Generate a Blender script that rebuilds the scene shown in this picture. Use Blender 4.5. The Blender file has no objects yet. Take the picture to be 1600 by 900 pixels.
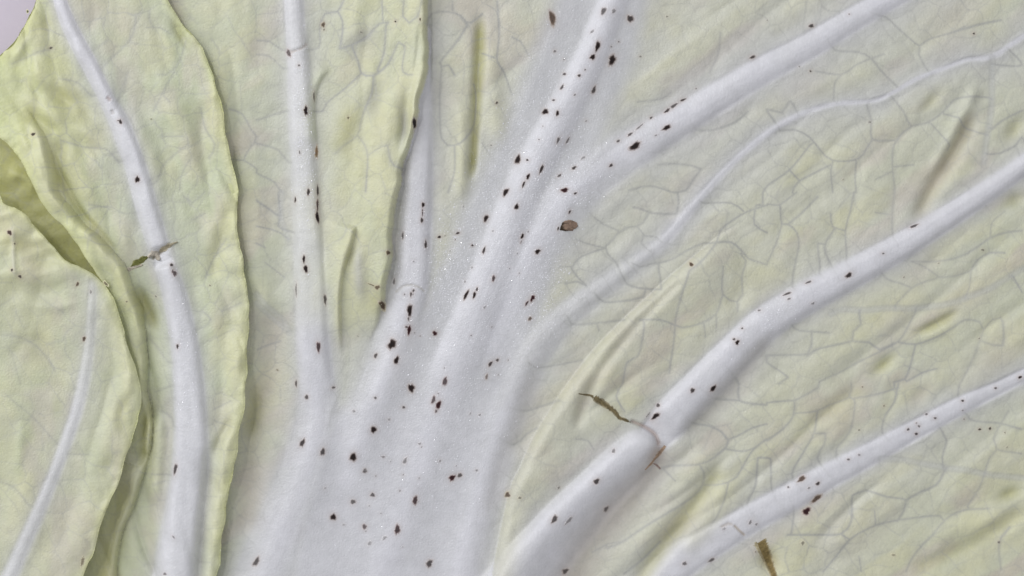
import bpy, math, random
import numpy as np
from mathutils import Vector

rng = np.random.default_rng(7)
random.seed(7)
S = 0.000125                      # one unit of the leaf plan = 0.125 mm
C = bpy.context.scene.collection
sc = bpy.context.scene

# ------------------------------------------------------------------ camera
cam_d = bpy.data.cameras.new('camera')
cam = bpy.data.objects.new('camera', cam_d); C.objects.link(cam)
cam.location = (0, 0, 0.452)
cam_d.sensor_width = 36.0
cam_d.lens = 36.0 * 0.45 / 0.2
cam_d.clip_start = 0.01; cam_d.clip_end = 20
cam_d.dof.use_dof = True
cam_d.dof.focus_distance = 0.449
cam_d.dof.aperture_fstop = 3.6
sc.camera = cam

# ------------------------------------------------------------------ light
w = bpy.data.worlds.new('World'); sc.world = w; w.use_nodes = True
bg = w.node_tree.nodes['Background']
bg.inputs[0].default_value = (0.925, 0.935, 1.0, 1)
bg.inputs[1].default_value = 0.54

def area(name, loc, size, power, col):
    d = bpy.data.lights.new(name, 'AREA'); d.shape = 'RECTANGLE'
    d.size, d.size_y = size; d.energy = power; d.color = col
    o = bpy.data.objects.new(name, d); C.objects.link(o); o.location = loc
    o.rotation_euler = (-Vector(loc)).to_track_quat('-Z', 'Y').to_euler()
    return o
area('added_glint_lamp', (-0.42, 0.36, 0.95), (0.07, 0.07), 1.5, (1.0, 0.98, 0.97))  # small hard lamp added for glints; no such source is seen
area('window_light', (-0.75, 0.48, 0.62), (1.0, 0.8), 7.6, (0.955, 0.96, 1.0))

vs = sc.view_settings
vs.view_transform = 'Standard'; vs.look = 'None'; vs.gamma = 1; vs.exposure = 0.05
vs.use_curve_mapping = False
sc.cycles.use_denoising = True
sc.cycles.max_bounces = 6

# ------------------------------------------------------------------ field tools
def catmull(pts, step=7.0):
    P = np.array([tuple(p) for p in pts], float)
    if step > 4000: return P
    if len(P) == 2:
        n = max(2, int(np.hypot(*(P[1, :2] - P[0, :2])) / step) + 1)
        return P[0] + (P[1] - P[0]) * np.linspace(0, 1, n)[:, None]
    Q = np.vstack([2 * P[0] - P[1], P, 2 * P[-1] - P[-2]])
    out = []
    for i in range(1, len(Q) - 2):
        p0, p1, p2, p3 = Q[i - 1], Q[i], Q[i + 1], Q[i + 2]
        n = max(1, int(np.hypot(*(p2[:2] - p1[:2])) / step))
        t = (np.arange(n) / n)[:, None]
        out.append(0.5 * (2 * p1 + (p2 - p0) * t + (2 * p0 - 5 * p1 + 4 * p2 - p3) * t**2
                          + (-p0 + 3 * p1 - 3 * p2 + p3) * t**3))
    out.append(P[-1:])
    return np.vstack(out)

def smooth01(x):
    x = np.clip(x, 0, 1); return x * x * (3 - 2 * x)

class Grid:
    def __init__(s, gx, gy):
        s.gx, s.gy = gx, gy
        s.X, s.Y = np.meshgrid(gx, gy)
    def stroke(s, pts, reach, step=7.0):
        """nearest distance, width, arclength (absolute), signed side to a polyline of (x, y, w)"""
        P = catmull([tuple(p) + ((1.0,) if len(p) == 2 else ()) for p in pts], step)
        D = np.full(s.X.shape, 1e9); W = np.ones(s.X.shape); T = np.zeros(s.X.shape); G = np.ones(s.X.shape)
        L = 0.0
        for a, b in zip(P[:-1], P[1:]):
            dx, dy = b[0] - a[0], b[1] - a[1]
            l2 = dx * dx + dy * dy
            if l2 < 1e-9: continue
            l = math.sqrt(l2)
            i0, i1 = np.searchsorted(s.gx, [min(a[0], b[0]) - reach, max(a[0], b[0]) + reach])
            j0, j1 = np.searchsorted(s.gy, [min(a[1], b[1]) - reach, max(a[1], b[1]) + reach])
            if i1 > i0 and j1 > j0:
                x = s.X[j0:j1, i0:i1] - a[0]; y = s.Y[j0:j1, i0:i1] - a[1]
                t = np.clip((x * dx + y * dy) / l2, 0, 1)
                d = np.hypot(x - t * dx, y - t * dy)
                m = d < D[j0:j1, i0:i1]
                D[j0:j1, i0:i1][m] = d[m]
                W[j0:j1, i0:i1][m] = (a[2] + (b[2] - a[2]) * t)[m]
                T[j0:j1, i0:i1][m] = (L + l * t)[m]
                G[j0:j1, i0:i1][m] = np.sign(x * dy - y * dx + 1e-12)[m]
            L += l
        return D, W, T, G, L
    def taper(s, T, L, a, b):
        r = np.ones(T.shape)
        if a: r = r * smooth01(T / a)
        if b: r = r * smooth01((L - T) / b)
        return r
    def rib(s, pts, h, taper=(0, 0), pw=2.6, soft=None):
        mw = max(p[2] for p in pts)
        D, W, T, G, L = s.stroke(pts, mw * 2.6 + 12)
        r = D / W
        core = np.clip(1 - np.clip(r, 0, 1)**pw, 0, 1)**0.85
        foot = np.exp(-(r / 1.25)**2) * 0.25
        f = core * 0.78 + foot
        if soft is not None:
            f = f * (1 - soft) + soft * 0.62 * np.exp(-(r / 0.85)**2)
        return h * f * s.taper(T, L, *taper) * (W / mw)**0.5, r, T
    def groove(s, pts, h, taper=(20, 20)):
        mw = max(p[2] if len(p) > 2 else 1 for p in pts)
        D, W, T, G, L = s.stroke(pts, mw * 3.2)
        m = np.exp(-(D / W)**2) * s.taper(T, L, *taper)
        return h * m, m
    def cliff(s, pts, h, roll=8.0, fall=60.0, side=1, taper=(25, 25)):
        D, W, T, G, L = s.stroke(pts, fall * 3.5)
        q = D * G * side
        q = np.where(D > 1e8, -1, q)
        st = np.where(q > 0, np.sqrt(np.clip(1 - (1 - np.clip(q / roll, 0, 1))**2, 0, 1)), 0)
        m = st * np.exp(-(np.clip(q, 0, None) / fall)**1.5) * s.taper(T, L, *taper)
        edge = np.where(q > -1, np.exp(-(np.abs(q - roll * .6) / (roll * 1.1))**2), 0) * s.taper(T, L, *taper)
        return h * m, m, edge

def lattice(seed, n=256):
    return np.random.default_rng(seed).random((n, n))
def vnoise(u, v, seed):
    A = lattice(seed)
    iu = np.floor(u).astype(int); iv = np.floor(v).astype(int)
    fu = u - iu; fv = v - iv
    fu = fu**3 * (fu * (fu * 6 - 15) + 10); fv = fv**3 * (fv * (fv * 6 - 15) + 10)
    g = lambda a, b: A[(iv + b) % 256, (iu + a) % 256]
    return (g(0, 0) * (1 - fu) + g(1, 0) * fu) * (1 - fv) + (g(0, 1) * (1 - fu) + g(1, 1) * fu) * fv - 0.5
def fbm(u, v, seed, oct=3):
    r = 0; a = 1
    for k in range(oct):
        r = r + a * vnoise(u * 2**k + 17.3 * k, v * 2**k + 5.1 * k, seed + k); a *= 0.5
    return r
def rot(X, Y, deg, sx, sy):
    a = math.radians(deg); c, s_ = math.cos(a), math.sin(a)
    return (X * c - Y * s_) / sx, (X * s_ + Y * c) / sy      # u runs along a direction 'deg' upwards from +x
def voro(u, v, seed):
    A = lattice(seed); B = lattice(seed + 50)
    iu = np.floor(u).astype(int); iv = np.floor(v).astype(int)
    F1 = np.full(u.shape, 9.0); F2 = np.full(u.shape, 9.0)
    for a in (-1, 0, 1):
        for b in (-1, 0, 1):
            ju, jv = (iu + a), (iv + b)
            px = ju + 0.15 + 0.7 * A[jv % 256, ju % 256]; py = jv + 0.15 + 0.7 * B[jv % 256, ju % 256]
            d = np.hypot(u - px, v - py)
            F2 = np.minimum(F2, np.maximum(F1, d)); F1 = np.minimum(F1, d)
    return F2 - F1

def lerp(col, c, m):
    m = np.clip(m, 0, 1)[..., None]
    return col * (1 - m) + np.array(c) * m
def blob(g, x, y, rx, ry=None, deg=0):
    ry = ry or rx
    u, v = rot(g.X - x, g.Y - y, deg, rx, ry)
    return np.exp(-(u * u + v * v))

# ------------------------------------------------------------------ pigments; OLIVE and YELL also paint shade and glow into folds
WHITE = (0.785, 0.785, 0.805); GREYW = (0.64, 0.645, 0.655)
PALE = (0.705, 0.71, 0.56); GREEN = (0.655, 0.695, 0.48); YELL = (0.755, 0.745, 0.49)
OLIVE = (0.53, 0.52, 0.24); TAN = (0.67, 0.62, 0.515); VEIN = (0.46, 0.465, 0.43)

# ------------------------------------------------------------------ polylines
def T3(ox, oy, s):
    """parse 'x,y x,y | x,y ...' strings measured on a 3x enlarged tile whose corner is ox, oy"""
    out = []
    for part in s.split('|'):
        p = [tuple(float(k) / 3 for k in q.split(',')) for q in part.split()]
        out.append([(ox + a, oy + b) for a, b in p])
    return out

V_MAIN = (
 T3(1200, 0, '0,510 70,525 110,470|230,330 350,345 420,300 490,270 550,250|350,345 320,380 315,470|320,230 430,240 490,270 530,320 600,390|490,60 560,75 620,130 700,200 720,210 760,180 880,145 930,120|720,210 715,250 745,310 765,340|1060,600 1110,560 1200,515|1040,720 1100,715 1170,680 1200,640|1040,630 1000,620 950,600|1050,455 990,450 890,460 830,520 760,570 680,590 620,640 595,680 590,770 600,880|830,530 900,550 920,580|770,575 820,630 860,680 850,700|600,465 640,520 665,570|470,490 490,560 495,650 600,655|495,650 430,740 310,750 250,700 200,640 130,605 60,610|310,750 300,800 310,900|420,750 415,850 420,900|200,680 110,790 0,870|300,770 150,850 120,900|110,800 150,840|590,780 690,770|590,800 510,840|1085,300 1200,300|880,145 1000,110 1100,90')
 + T3(1200, 300, '0,55 60,60 100,30 140,0|60,60 70,150 100,150 140,190 150,250 130,350 120,440|100,150 160,100 240,20|70,150 50,220 20,290 0,330|410,0 395,80 370,180 375,300 370,330|370,180 310,160 300,100|600,0 590,100 590,200|510,95 590,105|240,240 250,350 245,380|300,200 270,260 300,340|600,535 680,450 760,415 810,400 880,395 960,370|560,405 620,425 670,445|680,325 740,350 810,400|960,370 950,450 930,500|960,370 990,320 1050,285 1120,285|680,325 800,325 900,305 970,270 1050,215 1120,190 1200,180|435,580 440,620 405,655 400,700 480,705 530,740 600,710|130,640 210,655 290,660|210,650 210,720 190,760 120,765 0,770|190,765 230,740 400,700|700,560 660,640 620,700 540,745 430,800 340,850 250,890|620,705 700,715 800,680 870,640 930,600 1000,610 1020,645 1010,680 980,760 940,850 910,900|700,715 680,800 650,880 600,895|1020,650 1060,600 1100,590|0,800 60,840 100,870 60,900|660,890 730,850 800,830|1010,700 1070,720 1110,720 1110,610|1050,210 1060,140 1120,90|1160,400 1200,470')
 + T3(800, 300, '780,0 785,50 775,100 650,95 600,75 570,70|645,95 620,140 590,160 540,165 500,190 470,230 440,255 450,290 490,330|590,160 620,200 610,240|620,205 680,210|440,262 350,240 300,220|440,262 330,300 290,340 280,360 310,400 350,440 310,420 250,430|280,350 220,350|390,120 430,150 500,180|1200,60 1110,90 1040,130 980,180 960,235 900,240 830,270 740,320 640,340|960,235 920,290 870,340 830,370 815,420 790,500 770,580 760,700 740,850|960,235 1030,235 1075,270 1110,310 1200,340|1075,290 1100,320 1080,400 1085,480 1060,515 990,480 990,350|990,480 960,570 900,610 800,635 700,600 600,600|1060,515 1060,560|900,610 910,680|960,570 960,640|620,620 610,700 590,770 540,800 520,900|690,360 700,420|540,430 600,450 700,455|430,515 530,510 620,490|280,620 400,615 530,600|110,825 200,815 330,790|400,620 410,650|1180,0 1180,60|1090,90 1030,50 900,50|1150,60 1140,150 1200,190|560,330 600,350 640,345')
 + T3(800, 0, '0,170 40,190 80,260|980,150 970,250 930,340|590,475 700,460 750,430|870,605 950,605 1050,570 1110,520|550,890 650,870 760,900|690,770 760,765 850,775 890,790 860,830 820,890')
 + T3(400, 0, '0,560 60,540 130,520|0,185 60,190 120,230|0,250 60,260 130,320|0,670 100,700 150,760|0,810 80,850 110,890|410,0 380,50 320,60 295,130 290,220|380,50 405,100 400,180 390,225 470,200 520,170 580,110 620,105|450,220 480,290 490,340 550,355 620,300 670,200|490,345 420,410 330,480 310,520|550,360 545,430 510,510 490,580 475,635 400,690 370,720|475,635 510,680 525,740 520,830 515,900|525,730 590,690 630,680|590,0 595,100|695,0 690,80 720,110 760,80 780,0|610,120 600,250 570,330|700,220 690,340|820,60 900,50 960,70 985,100 1010,100 1060,60|990,110 950,180 900,240 860,290 870,310 900,300 930,350|920,0 920,45|1130,0 1140,150 1130,280 1160,330 1200,440|1060,245 1120,270|870,310 860,450 870,650 930,680 980,650 1020,580 1030,450 1020,390|930,690 930,800 900,900|1060,670 1120,760|620,690 650,780')
 + T3(0, 0, '1070,510 1130,530 1170,600 1200,640 1150,720|1090,745 1140,750 1200,790')
 + T3(400, 300, '0,40 60,80 110,110 100,10|110,110 100,160 180,190|0,160 70,175 110,190 150,220|0,240 40,260|0,740 60,715 110,700|40,330 130,400')
 + T3(800, 600, '520,0 490,60 530,130|60,130 150,105 220,80|10,290 70,240 120,210|300,260 360,270 385,310|850,185 930,200 990,230 1020,270 1010,300 950,350 880,380 740,390 700,405|1020,265 1060,250 1130,210 1200,190|1010,310 1090,320 1150,300|885,385 905,420 900,480 860,530 800,570 700,630 620,680 520,750 450,780|900,480 960,480 1020,465 1060,440 1130,320 1200,260|1020,465 1000,550 960,640 920,700|720,410 770,460|1070,0 1070,80 1200,100|950,70 1070,80|1160,350 1150,480 1110,570|700,750 620,830 530,900|380,800 460,760 520,750')
 + T3(1200, 600, '0,90 110,80 130,80 240,20|130,80 125,150 80,210 0,270|125,140 230,130 300,100 390,65 400,0|390,65 415,75 410,150 390,230 330,310 330,350|240,130 225,230 170,330 120,430|225,235 275,235 270,290 240,350|415,70 520,50 620,20|620,0 600,90 560,150 545,230|910,0 900,60|0,350 20,355 25,500|830,230 850,270 830,350 835,400|960,170 1080,185 1110,190 1200,215|1140,130 1100,200 1070,260 1085,310 1200,330|1085,310 1050,350 1030,420 1000,500 950,580|420,520 470,505 570,535 660,550 650,600 620,650|660,550 730,510 800,480 850,400|270,890 330,820 390,740 470,690 550,660 700,635 820,625|100,715 230,715 350,710 400,650 405,530|350,710 390,735|130,600 120,700|660,890 700,810 780,720 850,640 930,600 1050,590|1110,880 1100,750 1150,680|440,820 450,890|510,600 515,670'))
V_BOLD = T3(1200, 300, '300,572 360,550 450,555 560,545 700,545 850,525 950,490 1050,450 1150,390 1210,355') \
 + T3(1200, 600, '540,355 640,360 720,375 800,390 850,400 950,410 1050,430 1210,447') \
 + T3(1200, 0, '1060,265 1060,400 1055,520 1035,640 1020,760') \
 + T3(400, 300, '0,480 50,540 120,600 150,660|0,520 60,580 130,640|120,0 110,110 150,220')
V_LEFT = (T3(0, 0, '640,80 620,170 560,240 500,300 470,330|690,130 750,130 800,160|300,370 370,390 430,450|870,190 840,290 780,350 740,350|600,340 580,430|780,400 770,450 800,480|940,510 960,600 1010,680 980,740|880,680 810,730 760,780 740,850|890,750 850,820 840,890|290,660 400,690 500,700 560,760|60,300 150,260 240,230|840,290 720,520|760,640 860,640|540,500 600,340')
 + T3(0, 300, '860,20 900,50 960,0|1060,220 1000,310 960,400|690,690 740,740 790,800|950,560 990,600 940,640|1000,300 1080,250|900,130 960,100|1040,560 1130,520|980,700 1100,640|420,60 500,70')
 + T3(0, 600, '750,130 800,160 810,200|700,430 780,430|1000,120 1080,80|720,40 800,10'))
V_FAR = (T3(0, 300, '20,670 100,680 170,720 230,790 260,840|300,560 230,520 190,490|60,760 100,900|0,540 60,500|80,560 120,640')
 + T3(0, 600, '20,40 80,90 160,160 240,250 270,280|0,460 60,480 110,530 130,560|60,190 100,160 130,170|330,330 420,330'))

# ribs: x, y, half width
R_K = [(566, 1010, 52), (590, 920, 48), (615, 850, 44), (648, 750, 41), (683, 650, 39), (722, 545, 36), (760, 450, 33), (793, 360, 31), (828, 275, 29), (872, 190, 27), (915, 105, 24), (955, 10, 22), (985, -70, 20), (1030, -200, 18)]
R_G = [(385, 1010, 50), (415, 900, 46), (445, 820, 42), (475, 740, 38), (492, 670, 32), (495, 610, 27), (488, 540, 26), (486, 470, 25), (483, 400, 24), (479, 320, 22), (474, 250, 20), (469, 180, 19), (466, 110, 17), (461, 50, 15), (457, -20, 15), (452, -200, 14)]
R_F = [(540, 750, 30), (565, 680, 32), (592, 610, 32), (612, 555, 30), (628, 500, 28), (640, 450, 27), (647, 400, 25), (650, 340, 24), (653, 280, 22), (655, 220, 20), (657, 160, 16), (660, 110, 12), (664, 50, 10)]
R_A = [(760, 530, 40), (805, 440, 40), (845, 365, 38), (890, 305, 36), (945, 260, 33), (1000, 225, 29), (1060, 190, 26), (1125, 150, 24), (1195, 108, 22), (1270, 68, 21), (1340, 26, 19), (1410, -15, 18), (1560, -110, 15), (1720, -200, 14)]
R_B = [(700, 980, 34), (722, 900, 32), (742, 820, 30), (765, 735, 28), (790, 655, 27), (815, 590, 26), (842, 540, 24), (880, 498, 19), (930, 458, 15), (985, 418, 12), (1035, 378, 11), (1075, 332, 9), (1115, 285, 7), (1160, 240, 6), (1200, 207, 6), (1233, 187, 6), (1267, 172, 5), (1310, 161, 4.5), (1367, 156, 4), (1400, 142, 4), (1433, 123, 4), (1483, 103, 4), (1513, 92, 4), (1555, 86, 5), (1600, 57, 5), (1760, -40, 5)]
R_C2 = [(745, 1010, 55), (790, 945, 52), (835, 885, 49), (885, 825, 44), (935, 772, 39), (975, 731, 36), (1000, 707, 33)]
R_C1 = [(1026, 681, 26), (1052, 652, 30), (1095, 607, 30), (1145, 557, 29), (1195, 508, 27), (1250, 472, 25), (1320, 434, 23), (1390, 396, 21), (1450, 360, 19), (1520, 315, 17), (1580, 274, 15), (1640, 232, 14), (1840, 110, 12)]
R_D = [(960, 985, 34), (1010, 930, 32), (1055, 888, 29), (1100, 858, 26), (1150, 828, 23), (1190, 805, 22), (1235, 780, 22), (1285, 752, 20), (1350, 718, 18), (1420, 680, 16), (1500, 637, 14), (1560, 609, 11), (1620, 580, 10), (1820, 490, 9)]
R_H1 = [(20, -200, 7), (70, -80, 8), (92, -10, 9), (110, 42, 11), (140, 100, 12), (168, 157, 12), (190, 200, 15), (212, 260, 16), (230, 325, 17), (246, 378, 16), (250, 392, 13)]
R_H2 = [(256, 412, 15), (270, 452, 18), (283, 510, 20), (292, 570, 22), (297, 640, 25), (297, 710, 27), (287, 790, 29), (273, 880, 34), (262, 960, 36), (250, 1040, 38)]
R_I = [(147, 440, 6), (146, 480, 7), (141, 540, 8), (131, 600, 10), (118, 650, 10), (100, 700, 10), (80, 752, 10), (58, 805, 11), (35, 855, 12), (12, 905, 13), (-30, 985, 15), (-70, 1050, 16)]

FLAP_RAW = [(672, -40), (668, 0), (668, 50), (667, 95), (661, 140), (652, 185), (640, 230), (628, 262), (620, 300), (616, 340), (613, 385), (609, 420), (600, 460), (592, 490), (583, 520)]
FOLD_B = [(1160, 345), (1117, 375), (1077, 408), (1047, 433), (1007, 470), (973, 502), (933, 543), (900, 585), (877, 617), (858, 647), (838, 680), (813, 733), (798, 765), (783, 830), (770, 900), (760, 980)]
SPIKE = [(534, 560), (533, 510), (533, 460), (539, 420), (550, 385), (558, 352)]

def frill(pts, amp, seed):
    P = catmull(pts, 9)[:, :2]; r = np.random.default_rng(seed); n = len(P)
    t = np.roll(P, -1, 0) - np.roll(P, 1, 0); t[0] = t[1]; t[-1] = t[-2]; t /= np.linalg.norm(t, axis=1)[:, None] + 1e-9
    k = np.arange(n)
    o = sum(a * np.sin(k * f + r.uniform(0, 6.3)) for a, f in ((.55, .31), (.45, .62), (.35, 1.07), (.2, 1.7)))
    o = amp * o + r.normal(0, amp * .16, n); o[0] = o[-1] = 0
    return [(x, y) for x, y in P + np.stack([-t[:, 1], t[:, 0]], 1) * o[:, None]]
FLAP = frill(FLAP_RAW, 2.8, 3)
def knit(lines, ribs, reach=15):
    """carry loose ends of small veins on to the nearest vein or rib, so that the net closes"""
    dense = [catmull(l, 5)[:, :2] for l in lines]
    spines = [catmull(r_, 8)[:, :2] for r_ in ribs]
    out = []
    for i, l in enumerate(lines):
        l = list(l)
        for end in (0, -1):
            p = np.array(l[end][:2]); best = None; bd = reach
            inner = np.array(l[1 if end == 0 else -2][:2])
            for j, q in enumerate(dense):
                if j == i: continue
                d = np.hypot(*(q - p).T); k = int(d.argmin())
                if d[k] < 3: best = None; bd = 0; break
                if d[k] < bd and np.dot(q[k] - p, p - inner) > -.2 * d[k] * np.hypot(*(p - inner)): bd = d[k]; best = q[k]
            if bd > 0:
                for q in spines:
                    d = np.hypot(*(q - p).T); k = int(d.argmin())
                    if d[k] < bd + 24 and (best is None or d[k] < bd): bd = d[k]; best = q[k]
            if best is not None:
                if end == 0: l.insert(0, tuple(best))
                else: l.append(tuple(best))
        out.append(l)
    return out
# ------------------------------------------------------------------ grids
def axis(lo, hi, inlo, inhi, fine, coarse):
    a = np.arange(inlo, inhi + fine, fine)
    l = np.arange(inlo - coarse, lo - coarse, -coarse)[::-1]
    r = np.arange(a[-1] + coarse, hi + coarse, coarse)
    return np.concatenate([l, a, r])

def base_tilt(X, Y):
    # the lowest corner of the pile lies a little further from the lens
    return -16 * smooth01((Y - 380) / 650) - 14 * smooth01((420 - X) / 500) * smooth01((Y - 200) / 800) - 8 * smooth01((Y * -1 + 100) / 400)

def veins(g, H, col, lines, bold, rest, deg, cell, white, ks=1.0):
    """impressed net of small veins: relief and paler/darker line colour"""
    dm = np.full(g.X.shape, 30.0)
    dc = np.full(g.X.shape, 30.0)
    for i, ln in enumerate(lines):
        D, W, T, G, L = g.stroke(ln, 30, 9); dm = np.minimum(dm, D)
        thin = .9 + (.25 if L < 60 else 0) + .35 * (i * 37 % 10) / 10
        dc = np.minimum(dc, D * thin)
    db = np.full(g.X.shape, 30.0)
    for ln in bold:
        D, *_ = g.stroke(ln, 30, 9); db = np.minimum(db, D)
    wu = g.X + 16 * fbm(g.X / 55, g.Y / 55, 3); wv = g.Y + 16 * fbm(g.X / 55, g.Y / 55, 9)
    u, v = rot(wu, wv, deg, cell * 1.25, cell)
    e = voro(u, v, 21)
    u2, v2 = rot(wu, wv, deg + 20, cell * .55, cell * .42)
    e2 = voro(u2, v2, 33)
    blade = np.clip(1 - white * 1.3, 0, 1) * rest
    # secondary veins fade where the tissue thickens
    varmask = 0.62 + 0.6 * fbm(g.X / 110, g.Y / 110, 91)
    near = np.minimum(dm, db)
    H += blade * (1.7 * (1 - np.exp(-(near / 14)**1.6)))
    H += blade * (0.42 * (1 - np.exp(-(e * 3.2)**1.5)) + 0.04 * (1 - np.exp(-(e2 * 3)**1.5)))
    bl = np.clip(1 - white * 0.85, 0.12, 1) * rest
    col[:] = lerp(col, (0.72, 0.735, 0.60), blade * np.exp(-((dm - 4.5) / 2.2)**2) * .16)
    col[:] = lerp(col, VEIN, bl * (ks * np.exp(-(dc / 1.75)**2) * np.clip(varmask + .25, .5, 1) * 0.78 + np.exp(-(dm / 4.5)**2) * .10))
    col[:] = lerp(col, (0.60, 0.61, 0.58), rest * np.exp(-(db / 4.5)**2) * 0.5)
    col[:] = lerp(col, VEIN, rest * np.exp(-((db - 4) / 1.8)**2) * 0.25)
    col[:] = lerp(col, VEIN, bl * np.exp(-(e / 0.05)**2) * np.clip(varmask, 0.3, .9) * 0.52)
    col[:] = lerp(col, VEIN, bl * np.exp(-(e2 / 0.09)**2) * np.clip(varmask, 0.1, .8) * 0.24)
    return H, col

def blur(A, sg):
    n = int(sg * 3); k = np.exp(-0.5 * (np.arange(-n, n + 1) / sg)**2); k /= k.sum()
    for ax in (0, 1):
        P = np.pad(A, [(n, n) if a == ax else (0, 0) for a in (0, 1)], mode='edge')
        A = sum(k[i] * np.take(P, np.arange(i, i + A.shape[ax]), axis=ax) for i in range(2 * n + 1))
    return A

def main_leaf(g):
    X, Y = g.X, g.Y
    H = base_tilt(X, Y)
    # pigment of the blade
    col = np.zeros(X.shape + (3,)) + np.array(PALE)
    col = lerp(col, GREEN, 0.6 * smooth01((650 - X) / 250) + 0.5 * smooth01((X - 1250) / 350) * (0.6 + fbm(X / 120, Y / 120, 5)))
    u, v = rot(X, Y, 35, 90, 40)
    col = lerp(col, YELL, 0.65 * smooth01(fbm(u, v, 12) * 1.6 + 0.1))
    col = lerp(col, TAN, 0.75 * smooth01(fbm(u * .9 + 9, v * .9, 44) * 2.0 - 0.12))
    for x, y, r, k in [(1490, 73, 32, .5), (1260, 130, 34, .6), (1500, 20, 42, .5), (1082, 285, 20, .8), (1060, 335, 17, .7), (1005, 462, 24, .7), (975, 520, 22, .7), (905, 600, 30, .6), (1440, 422, 26, .5), (1520, 460, 32, .5), (1210, 680, 22, .5), (1560, 560, 42, .5), (1400, 500, 30, .4), (680, 140, 22, .5), (1080, 800, 40, .4), (1330, 830, 45, .4), (1040, 720, 22, .6)]:
        col = lerp(col, TAN, k * blob(g, x, y, r * 1.3, r * .8, 35))
    # whiteness spreading from the ribs
    white = np.zeros(X.shape)
    HR = np.zeros(X.shape); ratios = {}
    ribs = {'K': (R_K, 17, (0, 0), 1.3, 70), 'G': (R_G, 20, (0, 0), 1.05, 26), 'F': (R_F, 17, (60, 110), 1.1, 34), 'A': (R_A, 15, (190, 0), 1.25, 55),
            'B': (R_B, 15, (0, 0), 1.15, 34), 'C2': (R_C2, 31, (0, 0), 1.05, 26), 'C1': (R_C1, 18, (45, 0), 1.0, 20), 'D': (R_D, 10, (0, 0), 1.0, 22)}
    low = smooth01((Y - 540) / 120)
    softs = {'K': np.clip(.35 + low, 0, 1), 'G': low, 'F': smooth01((Y - 430) / 110), 'A': smooth01((1050 - X) / 150) * .8 + .2, 'B': np.full(X.shape, .85)}
    D, W, T, G, L = g.stroke(R_C2, 160); q = np.where(D > 1e8, 0, -D * G / 40); softs['C2'] = smooth01(.5 + q) * smooth01((Y - 690) / 90)
    halo = np.zeros(X.shape); fib = np.zeros(X.shape)
    for k, (pts, h, tp, wm, spread) in ribs.items():
        pw = {'C2': 5, 'C1': 4, 'D': 4, 'G': 5, 'F': 4}.get(k, 2.2)
        f, r, T = g.rib(pts, h, tp, pw, softs.get(k))
        ratios[k] = r
        mn = np.clip(np.minimum(HR, f), 0, None); kk = 9 * mn / (mn + 6); HR = 0.5 * (HR + f + np.sqrt((HR - f)**2 + kk * kk))
        D, W, Tq, Gq, _l = g.stroke(pts, 190)
        vis = np.exp(-(np.where(D > 1e8, 9, D / W))**2); qs = np.where(D > 1e8, 0, D * Gq)
        fib = fib + vis * (vnoise(qs / 3.2, Tq / 75, 501) + .6 * vnoise(qs / 7 + 9, Tq / 120, 502))
        core = 1 - smooth01((D - W * 0.78) / (W * 0.34 + 2))
        if k == 'B': core = (1 - smooth01((D - W * .3) / W)) * np.maximum(np.clip(W / 30, 0.3, 1) * (0.55 + .45 * low), .85 * smooth01((X - 930) / 150))
        if k in 'KGFA': core = core * (1 - softs[k]) + softs[k] * np.exp(-(D / W / .85)**2)
        white = np.maximum(white, core)
        halo = np.maximum(halo, np.exp(-np.clip(D - W, 0, None) / spread))
    # the fleshy base where the ribs run together
    fl = np.zeros(X.shape)
    poly = [(420, 1060), (470, 780), (520, 640), (600, 600), (640, 500), (690, 400), (720, 320), (760, 240), (810, 130), (860, 0), (900, -200), (1030, -200), (1010, 40), (960, 180), (930, 260), (880, 400), (850, 500), (800, 620), (760, 760), (730, 1060)]
    cp = catmull(poly + [poly[0]], 40); cp = [tuple(p) for p in cp]
    D, W, T, G, L = g.stroke(cp, 2500, 5000)
    inside = point_in(X, Y, cp)
    sd = np.where(inside, D, -D)
    fl = smooth01((sd + 34) / 60)
    white = np.maximum(white, fl * low * .55)
    greyw = np.clip(np.maximum(fl, halo * .85), 0, 1)
    col = lerp(col, GREYW, greyw * .92)
    col = lerp(col, WHITE, np.clip(white * (0.92 + 0.2 * fbm(X / 30, Y / 30, 61)), 0, 1))
    flesh = np.maximum(fl, white)
    # thickness of the base
    H += 6 * fl + blur(HR, 2.2) * (1 - .3 * low * np.clip(fl + .2, 0, 1)) + .32 * fib * (1 - .7 * low)
    col = col * (1 + .022 * np.clip(fib, -1, 1) * (1 - .5 * low))[..., None]
    # the ribs are slightly dented and uneven
    H += flesh * (3.0 * fbm(X / 60, Y / 90, 71, 2))
    rest = np.ones(X.shape)
    # folds and creases of the blade ------------------------------------------------
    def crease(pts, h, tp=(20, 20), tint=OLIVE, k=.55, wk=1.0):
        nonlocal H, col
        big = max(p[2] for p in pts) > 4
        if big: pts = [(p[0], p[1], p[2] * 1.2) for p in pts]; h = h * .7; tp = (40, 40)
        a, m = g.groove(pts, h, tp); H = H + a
        if tint: col = lerp(col, tint, m * k)  # on folds the tint paints shade and see-through glow into the colour
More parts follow.
